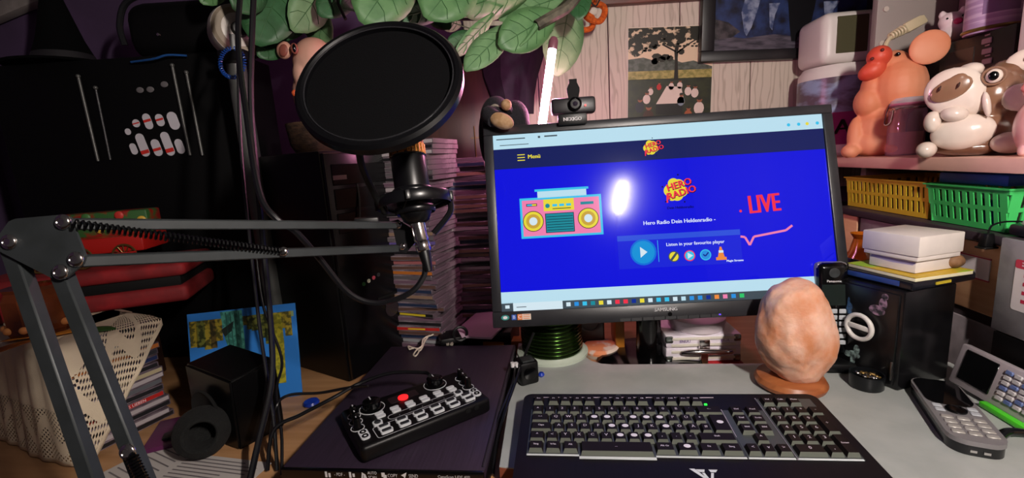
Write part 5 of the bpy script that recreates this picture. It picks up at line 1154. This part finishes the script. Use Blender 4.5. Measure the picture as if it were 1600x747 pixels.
b = B(); b.ell(pc_(447, 82, -8), F7.r(13, 13, 8), (0, .4, -.6)); b.done('ear', pkm, lp2); B().ell(pc_(446, 84, -16), F7.r(8, 9, 3), (0, .4, -.6)).done('inner_ear', mat('piglet_rose', '#8a4c40', .5), lp2)
b = B(); b.ell(pc_(463, 84, -28), F7.r(6, 8, 5)); b.done('eye_patch', mat('piglet_rose', '', .5), lp2); B().ell(pc_(463, 84, -32), F7.r(3, 6, 3)).done('eye', BLKG, lp2); B().ell(pc_(454, 146, -16), F7.r(5, 5, 4)).done('orange_bow', mat('bow_orange', '#c8542a', .5), lp2)
# ================================================================ left foreground on the desk
# brochure
b0, b1 = G(300, 652, DZ), G(472, 636, DZ)
br = thing('city_brochure', 'blue brochure with an upside-down city skyline leaning against the tower', 'brochure', (b0.x - .012, b0.y + .022, DZ + .001), math.atan2((b1 - b0).y + .02, (b1 - b0).x)); bwid, bht = .185, .172
tilt = R_(-12)
bsh = B().box((bwid / 2, .0015, bht / 2), (bwid, .003, bht), .0004, seg=1).done('cover', mat('brochure_blue', '#2f78c8', .35), br, rot=(tilt, 0, 0))
f = Flat(.00012); mm = lambda n, c, c2: mat('city_' + n, c, .4, 0, c2, 110, lo=.45, hi=.55)
rb = random.Random(5)
f.rect(.003, bht * .86, bwid - .004, bht - .014, mat('city_haze', '#8aa070', .4), 0)
x = .003
while x < bwid - .016:
    w_ = rb.uniform(.007, .016); hh_ = rb.uniform(.015, .055); m = [mm('ochre', '#9a8a2c', '#4c4a20'), mm('olive', '#6a7030', '#2c3418'), mm('sand', '#b0a04c', '#6a6428'), mm('brown', '#5c4c24', '#2a2814')][rb.randrange(4)]
    if not (bwid * .30 < x < bwid * .48): f.rect(x, bht - .016 - hh_, x + w_, bht - .014, m, 1 + int(x * 1000) % 2)
    x += w_ * .85
f.poly([(bwid * .77, bht * .16), (bwid * .86, bht * .16), (bwid * .87, bht * .60), (bwid * .86, bht - .016), (bwid * .74, bht - .016), (bwid * .76, bht * .6)], mm('tower', '#a8a02c', '#7a7a24'), 4)
f.poly([(bwid * .30, bht - .002), (bwid * .50, bht - .002), (bwid * .51, bht * .45), (bwid * .44, bht * .40), (bwid * .38, bht * .5), (bwid * .33, bht * .7)], mm('green', '#4f9c8c', '#2f6c62'), 5)
for k in range(4): f.line([(bwid * (.35 + .04 * k), bht - .004), (bwid * (.37 + .035 * k), bht * .55)], .002, mat('city_fold', '#24584e', .5), 6)
f.poly([(bwid * .30, bht * .80), (bwid * .42, bht * .88), (bwid * .40, bht * .78), (bwid * .33, bht * .72)], mat('city_dark', '#16221e', .5), 6)
f.done('cover_picture', bsh, (0, -.0002, 0), (R_(90), 0, 0), label='upside-down photo of a city skyline')
# speaker
s0_, s1_, s2_ = G(375, 705, DZ), G(290, 675, DZ), G(418, 680, DZ)
srz = R_(-28)
spk = thing('desk_speaker', 'black angular desktop speaker in front of the blue brochure', 'speaker', (s0_.x, s0_.y, DZ + .0003), 0)
ax_, by_ = V((-.098, .050, 0)), V((.040, .060, 0))
b = B(); c = [V((0, 0, 0)), by_, ax_ + by_, ax_]; top = [V((.004, 0, .112)), by_ + V((.0, .004, .118)), ax_ + by_ + V((0, 0, .130)), ax_ + V((-.002, .004, .122))]
b.loops([c, top], True); bmesh.ops.bevel(b.bm, geom=list(b.bm.edges), offset=.003, segments=2, affect='EDGES')
b.done('cabinet', mat('speaker_black', '#060607', .3, spec=.3), spk)
nx = V((-by_.y, by_.x, 0)).normalized()
b = B(); M_ = frame((ax_ / 2 + V((-.003, -.006, .058)))[:], ax_.normalized() * -1, V((0, 0, 1)))
b.lathe([(.034, 0), (.036, .0025), (.033, .004), (.030, .002), (0, .001)], 28, 0, M_); b.done('driver_cover', mat('speaker_cloth', '#0a0a0a', .8), spk)
# foam windscreen
fo = G(308, 733, DZ); fr_ = .037
fw_ = thing('foam_windscreen', 'black foam microphone windscreen lying on its side on the papers', 'windscreen', (fo.x - .004, fo.y + .028, DZ + .004)); 
FM = Matrix.Translation((0, 0, fr_)) @ V((.50, -.80, .25)).normalized().to_track_quat('Z', 'Y').to_matrix().to_4x4()
B().lathe([(fr_ * math.cos(R_(a)), fr_ * math.sin(R_(a))) for a in range(-90, 50, 10)] + [(.0235, .0305), (.0205, .0310), (.0185, .0285), (.0175, .015), (.0165, -.012), (0, -.016)], 36, 0, FM).done('foam', mat('foam_black', '#101211', .97, 0, '#070808', 260, bump=.9, bs=500), fw_)
# papers
pA = G(300, 735, DZ)
ink = mat('paper_ink', '#6a6466', .6); pap = mat('paper_white', '#b8b2ae', .7)
for k, (x, y, rz, w_, h_) in enumerate(((-.565, .565, R_(-28), .10, .17), (-.45, .545, R_(-14), .15, .11))):
    t = thing('paper_sheet', ('printed white paper sheet partly under the boom arm', 'printed white paper sheet under the foam windscreen')[k], 'paper', (x, y, DZ + .0005 + k * .0012), rz)
    B().box((0, 0, .0004), (w_, h_, .0008)).done('sheet', pap, t); f = Flat(.0001)
    for i in range(14): f.rect(-w_ * .42, h_ * .44 - i * h_ * .062, w_ * (.42 - .3 * rb.random()), h_ * .44 - i * h_ * .062 - .0022, ink, 0)
    f.done('printed_lines', t, (0, 0, .001))
tag(B().box((0, 0, .004), (.12, .09, .008), .001).done('purple_booklet', mat('booklet_purple', '#5a1e4c', .4), loc=(-.545, .685, DZ + .0003), rot=(0, 0, R_(22))), 'purple booklet lying under the leaning CD stack', 'booklet')
tag(B().box((0, 0, .003), (.05, .02, .005), .002).done('black_pen', BLK, loc=(-.548, .660, DZ + .0088), rot=(0, 0, R_(28))), 'black pen on the purple booklet', 'pen')
tag(B().lathe([(0, 0), (.012, 0), (.014, .003), (.012, .007), (0, .008)], 20).done('bottle_stopper', mat('blue_plastic', '', .3), loc=G(487, 632, DZ + .0003)), 'flat blue bottle stopper beside the brochure', 'stopper')
# leaning stack of CDs at the left, cloth, red box
c0 = V((-.622, .735, 0)); ed = V((-.41, -.91, 0)).normalized(); inw = V((-.91, .41, 0)).normalized()
lc = [('black', '#15151a'), ('white', '#bdb6b0'), ('black', '#15151a'), ('white', '#bdb6b0'), ('red', '#a81a1e'), ('black', '#15151a'), ('smoky grey', '#5a5c62'), ('white', '#bdb6b0'), ('cream', '#a89c7c'), ('black', '#15151a'), ('navy', '#1c2a54'), ('dark grey', '#2c2e34'), ('orange', '#b8501c'), ('black', '#15151a'), ('pale grey', '#8a8c90'), ('black', '#15151a'), ('dark grey', '#2c2e34')]
z = DZ + .0002; th = .0104; NL = 17; lrz = math.atan2(ed.y, ed.x) + math.pi / 2 - math.pi / 2
for i in range(NL):
    cname, cm = lc[i]; lrz = math.atan2(-ed.y, -ed.x) + R_(rb.uniform(-3, 3)); cen = c0 + ed * .0625 + inw * .064 + V((rb.uniform(-.004, .004), rb.uniform(-.004, .004), 0))
    o = cd('cd_case', 'CD case with %s spine, %s from the bottom under the lace cloth' % (cname, ordinal(i)), cen.x, cen.y, z, lrz, cname, cm, th, .125, .128, group='CD cases under the lace cloth')
    if i == 4:
        f = Flat(); f.text('HAP DAS LIEBEN', .01, 0, .0066, mat('label_white', '', .5)); f.done('spine_print', o, (0, -.0648, th / 2), (R_(90), 0, 0))
    z += th + .0001
CT = z + .0006
tag(B().box((0, 0, (CT - DZ) / 2), (.30, .20, CT - DZ - .0012), .004).done('low_chest', dbw, loc=(-.94, .86, DZ + .0003), rot=(0, 0, R_(-12))), 'low dark wooden chest beside the CD stack under the lace cloth', 'chest')
# cloth: flat on top, hanging over the spines with a slanting hem and over the front
fold = [c0 - ed * .010 - inw * .003, c0 + ed * .132 - inw * .004, c0 + ed * .134 + inw * .05, c0 + ed * .13 + inw * .17, c0 + ed * .125 + inw * .36]
outs = [-inw, (ed * .6 - inw).normalized(), (ed * .95 - inw * .2).normalized(), ed, ed]
dl = [0]
for a_, b_ in zip(fold[:-1], fold[1:]): dl.append(dl[-1] + (b_ - a_).length)
ns_, nt_ = 64, 26; bm = bmesh.new(); uvl = bm.loops.layers.uv.new('UVMap'); grid = []; uvs = {}
full = CT - DZ - .004
for i in range(ns_ + 1):
    s_ = dl[-1] * i / ns_; j = max(k for k in range(len(dl)) if dl[k] <= s_ + 1e-9); j = min(j, len(dl) - 2); t = (s_ - dl[j]) / (dl[j + 1] - dl[j])
    P0 = fold[j].lerp(fold[j + 1], t); ou = outs[j].lerp(outs[j + 1], t).normalized()
    drop = min(full, .012 + full * 1.12 * s_ / dl[1]); col_ = []
    for q in range(nt_ + 1):
        if q <= 6:
            d = (6 - q) / 6 * .15; p = P0 - ou * d + V((0, 0, CT + .001 - .003 * (1 if q == 6 else 0))); hem = drop + d
        else:
            e = (q - 6) / (nt_ - 6) * drop; wv = .0016 * math.sin(s_ * 60) * e / full + .002 * math.sin(s_ * 160 + 1)
            p = P0 + ou * (.004 + .012 * e / full + wv * .8) + V((0, 0, CT - .001 - e)); hem = drop - e
        v = bm.verts.new(p); col_.append(v); uvs[v] = (s_, hem * (math.cos(math.atan(1.2)) if s_ < dl[1] else 1))
    grid.append(col_)
for i in range(ns_):
    for q in range(nt_):
        fc = bm.faces.new((grid[i][q], grid[i][q + 1], grid[i + 1][q + 1], grid[i + 1][q])); fc.smooth = True
        for lpz in fc.loops: lpz[uvl].uv = uvs[lpz.vert]
me = bpy.data.meshes.new('lace_cloth'); bm.to_mesh(me); bm.free()
lm = bpy.data.materials.new('lace_linen'); lm.use_nodes = True; nt = lm.node_tree; pb = nt.nodes['Principled BSDF']; pb.inputs['Roughness'].default_value = .9; pb.inputs['Base Color'].default_value = lin('#d6c6ac')
N = nt.nodes.new; LK = nt.links.new
tcn = N('ShaderNodeTexCoord'); sep = N('ShaderNodeSeparateXYZ'); LK(tcn.outputs['UV'], sep.inputs[0])
def mth(op, a, b_=None):
    n = N('ShaderNodeMath'); n.operation = op
    for k, v in ((0, a), (1, b_)):
        if v is None: continue
        if isinstance(v, (int, float)): n.inputs[k].default_value = v
        else: LK(v, n.inputs[k])
    return n.outputs[0]
U_, H_ = sep.outputs[0], sep.outputs[1]
hx = mth('SINE', mth('MULTIPLY', U_, 900)); hy = mth('SINE', mth('MULTIPLY', H_, 900)); holes = mth('GREATER_THAN', mth('MULTIPLY', hx, hy), .08)
inb = mth('MULTIPLY', mth('LESS_THAN', H_, .085), mth('GREATER_THAN', H_, .006))
wave = mth('MULTIPLY', mth('SINE', mth('MULTIPLY', U_, 110)), .020); band = mth('GREATER_THAN', mth('ABSOLUTE', mth('SUBTRACT', mth('SUBTRACT', H_, .045), wave)), .010)
hole = mth('MULTIPLY', mth('MULTIPLY', holes, inb), band); LK(mth('SUBTRACT', 1.0, hole), pb.inputs['Alpha'])
wvn = N('ShaderNodeTexNoise'); wvn.inputs['Scale'].default_value = 900; LK(tcn.outputs['UV'], wvn.inputs['Vector']); bpn = N('ShaderNodeBump'); bpn.inputs['Strength'].default_value = .4; bpn.inputs['Distance'].default_value = .001; LK(wvn.outputs['Fac'], bpn.inputs['Height']); LK(bpn.outputs[0], pb.inputs['Normal'])
me.materials.append(lm)
lcl = link('lace_cloth', me); tag(lcl, 'cream tablecloth with lace border draped over the CD stack', 'tablecloth'); sm = lcl.modifiers.new('t', 'SOLIDIFY'); sm.thickness = .0008
# red box, toy cart, amber jar
rbx = thing('red_box', 'red velvet box with dark middle band on the lace cloth', 'box', (-.80, .86, CT + .0025), R_(18))
rv = mat('red_velvet', '#8a1218', .75, 0, '#6c0c12', 20); 
B().box((0, 0, .016), (.32, .17, .032), .010, seg=3).done('base', rv, rbx); B().box((0, 0, .041), (.30, .155, .022), .003).done('dark_band', BLKM, rbx); B().box((0, 0, .063), (.325, .175, .026), .010, seg=3).done('lid', rv, rbx)
ct_ = thing('toy_cart', 'red toy cart with spoked wheels and a colourful picture panel on the red box', 'toy', (-.80, .86, CT + .0025 + .0765), R_(12))
rm = mat('cart_red', '#a01a16', .35)
B().box((0, 0, .040), (.20, .09, .030), .004).done('body', rm, ct_); B().box((.02, .02, .075), (.15, .05, .05), .004).done('picture_block', mat('picture_mix', '#8a1a14', .5, 0, '#2f5a2a', 30, lo=.46, hi=.54, detail=8), ct_)
for k in range(8): B().ell((-.04 + .018 * k, -.008, .068 + .012 * (k % 3)), (.008, .003, .008)).done('figure', mat('fig_%d' % (k % 4), ('#c9a890', '#b8322a', '#3c6a34', '#c9a23c')[k % 4], .5), ct_)
for x in (-.065, .0, .07):
    w0 = B().torus((x, -.052, .021), .019, .0018, (R_(90), 0, 0), 26, 6).done('wheel', mat('old_brass', '', .4, .8), ct_); b = B()
    for k in range(6): a = math.pi * k / 6; b.cyl((x - .018 * math.cos(a), -.052, .021 - .018 * math.sin(a)), (x + .018 * math.cos(a), -.052, .021 + .018 * math.sin(a)), .0008, n=5)
    b.done('spokes', mat('old_brass', '', .4, .8), w0)
B().tube([(-.07, -.054, .021), (.09, -.054, .025)], .002, 6, sub=0).done('shaft', rm, ct_)
jq = YP(18, 585, .64)
aj = thing('amber_jar', 'faceted amber glass jar on the lace cloth at the left edge', 'jar', (-.765, .695, CT + .0025)); 
b = B(); b.lathe([(0, 0), (.036, 0), (.040, .008), (.040, .06), (.034, .072), (.036, .078)], 10); b.done('glass', mat('amber_dark', '#5c2c14', .1, 0, '#3a180a', 14), aj, smooth=False)
for k in range(10): a = 2 * math.pi * k / 10; B().ell((.039 * math.cos(a), .039 * math.sin(a), .016), (.006, .006, .006)).done('stud', mat('amber_light', '#a86a3c', .1), aj)
lf = thing('autumn_leaves', 'orange and green fabric leaves lying at the foot of the amber jar', 'leaves', (-.72, .660, CT + .003))
def leaf_mesh(L2, W2, fold_, curl, nseg=7):
    vs, fs = [], []
    for i in range(nseg + 1):
        t = i / nseg; wdt = W2 * (max(.02, math.sin(math.pi * min(1, (t * .94 + .05) ** 1.25))) ** .62); y = L2 * t; zc = -curl * L2 * t * t
        for sx, k in ((-1, 1), (-.5, .5), (0, 0), (.5, .5), (1, 1)): vs.append((sx * wdt / 2, y, zc + fold_ * abs(sx) * wdt / 2 - .10 * wdt * (sx * sx) * 1.0))
    for i in range(nseg):
        for j in range(4): a = i * 5 + j; fs.append((a, a + 1, a + 6, a + 5))
    me = bpy.data.meshes.new('leaf'); me.from_pydata(vs, [], fs)
    for p in me.polygons: p.use_smooth = True
    return me
for k, (x, y, rz, c) in enumerate(((-.03, 0, 1.4, '#b06a1c'), (.0, .0, -.6, '#c07820'), (.03, .012, -1.2, '#2f5a24'), (-.01, -.012, 2.6, '#a05c18'))):
    me = leaf_mesh(.05, .028, .25, .1); me.materials.append(mat('autumn_%d' % k, c, .6)); o = link('leaf', me, lf, (x, y, .004), (0, 0, rz)); o.modifiers.new('t', 'SOLIDIFY').thickness = .0006
# ================================================================ leaf garland
gl_m = [mat('leaf_green', '#577f4f', .5, 0, '#487044', 30, bump=.3, bs=80), mat('leaf_pale', '#668a5e', .55, 0, '#587c52', 30, bump=.3, bs=80), mat('leaf_deep', '#33603a', .5, 0, '#2a522f', 30, bump=.3, bs=80)]
ga_ = thing('leaf_garland', 'artificial branch of large green leaves hanging along the top', 'garland', D(700, -60, .86))
GI = -ga_.location
vein = mat('leaf_vein', '#2c5a2c', .6)
LV = [  # base px, tip px, width px, depth, shade, twist
 ((640, -70), (568, 30), 95, .74, 0, 10), ((610, -60), (540, 10), 60, .80, 2, -25), ((740, -60), (668, 22), 92, .76, 0, 15), ((700, 10), (622, 26), 40, .82, 2, 20), ((842, -30), (722, 18), 66, .80, 0, -20), ((790, -40), (690, -5), 70, .84, 1, 10),
 ((880, -5), (782, 24), 44, .84, 1, 30), ((772, 22), (716, 88), 30, .78, 0, -35), ((800, 38), (728, 104), 46, .76, 1, 20), ((868, 20), (784, 68), 66, .77, 0, 10), ((892, -10), (872, 112), 66, .97, 1, -10), ((905, -40), (905, 25), 40, .88, 2, 0), ((760, 60), (700, 66), 34, .85, 2, 20),
 ((452, -50), (400, 64), 84, .84, 2, 15), ((520, -40), (462, 46), 62, .86, 1, -15), ((470, 10), (512, 58), 50, .90, 1, 15), ((410, -50), (372, 14), 60, .80, 2, -15), ((560, -30), (500, 20), 52, .84, 2, 20), ((450, 60), (405, 86), 36, .88, 2, 10), ((660, 0), (700, 40), 36, .86, 2, 0), ((350, -40), (318, 2), 40, .85, 0, 0), ((850, 30), (812, -20), 50, .9, 2, 0), ((720, 40), (690, 30), 30, .88, 1, 0), ((480, 40), (410, 40), 46, .88, 2, 25)]
for (bx_, tx_, wpx, dd, sh, tw_) in LV:
    p, q = D(bx_[0], bx_[1], dd + .03), D(tx_[0], tx_[1], dd - .02)
    L2 = (q - p).length; W2 = wpx * dd / FPX
    me = leaf_mesh(L2, W2, .22, .08, 9); me.materials.append(gl_m[sh])
    y = (q - p).normalized(); nn = (CP - p).normalized(); nn = Matrix.Rotation(R_(tw_), 3, y) @ nn; z_ = (nn - y * nn.dot(y)).normalized(); x = y.cross(z_)
    o = link('leaf', me, ga_); M_ = Matrix(((x.x, y.x, z_.x, p.x + GI.x), (x.y, y.y, z_.y, p.y + GI.y), (x.z, y.z, z_.z, p.z + GI.z), (0, 0, 0, 1))); setm(o, M_); o.modifiers.new('t', 'SOLIDIFY').thickness = .0007
    b = B(); b.tube([(0, -.03, .004), (0, L2 * .3, .0004 - .08 * L2 * .09), (0, L2 * .7, .0004 - .08 * L2 * .49), (0, L2 * .96, -.08 * L2 * .92)], lambda t: .0014 * (1 - .7 * t), 5, sub=4)
    for t_ in (.22, .38, .54, .70):
        for sg in (-1, 1):
            def lz(sx, tt): wv_ = W2 * (max(.02, math.sin(math.pi * min(1, (tt * .94 + .05) ** 1.25))) ** .62); return (sx * wv_ / 2, L2 * tt, -.08 * L2 * tt * tt + .22 * abs(sx) * wv_ / 2 - .10 * wv_ * sx * sx + .0005)
            b.tube([lz(0, t_), lz(sg * .4, t_ + .06), lz(sg * .8, t_ + .15)], .0005, 4, sub=0)
    b.done('midrib', vein, o)
def stem(pts, r, nm='stem', m=None): B().tube([D(*p) + GI for p in pts], r, 7).done(nm, m or mat('twig_dark', '#1c1a14', .7), ga_)
stem([(340, -60, .88), (440, -30, .88), (560, -40, .86), (640, -20, .86), (690, 28, .86), (720, 30, .86), (790, 30, .84)], .0028); stem([(690, -60, .9), (640, 5, .88), (600, 40, .9)], .0018); stem([(500, -50, .82), (540, 30, .8)], .003)
stem([(915, -25, .80), (888, 10, .79), (862, 26, .785), (838, 40, .78)], .0095, 'branch', mat('bark_grey', '#5c5648', .8, 0, '#3a362c', 60, (1, 1, 1), bump=.9, bs=120)); stem([(838, 40, .78), (824, 60, .775), (812, 72, .77)], lambda t: .006 * (1 - .7 * t), 'stem', gl_m[0])
stem([(905, -40, .90), (930, 10, 1.0), (945, -30, 1.1)], .0018)
# orange wool flower
fl0 = D(925, 26, 1.13)
flw = thing('orange_flower', 'orange crocheted flower ring hanging at the top of the plank wall', 'flower', fl0, (R_(8), 0, 0))
ow = mat('orange_wool', '#d8641a', .9, 0, '#b84a10', 160, bump=.9, bs=300)
b = B(); b.torus((.008, 0, .010), .024, .008, (R_(75), R_(20), 0), 28, 8, wav=lambda a: .005 * math.sin(3 * a)); b.done('petal_ring', ow, flw); b = B(); b.torus((-.018, .004, -.012), .022, .007, (R_(62), R_(-25), 0), 28, 8, wav=lambda a: .004 * math.sin(2 * a)); b.done('petal_ring', ow, flw)
b = B(); b.ell((.004, .004, .012), (.012, .006, .010)); b.done('white_centre', mat('wool_white', '#cfc4b8', .9, bump=.8, bs=200), flw); B().ell((.006, -.002, -.014), (.006, .005, .005)).done('dark_bead', BLK, flw)
B().tube([(.01, 0, .03), (.02, -.01, .06), (.03, -.03, .10)], .0014, 6).done('thread', STEEL, flw)
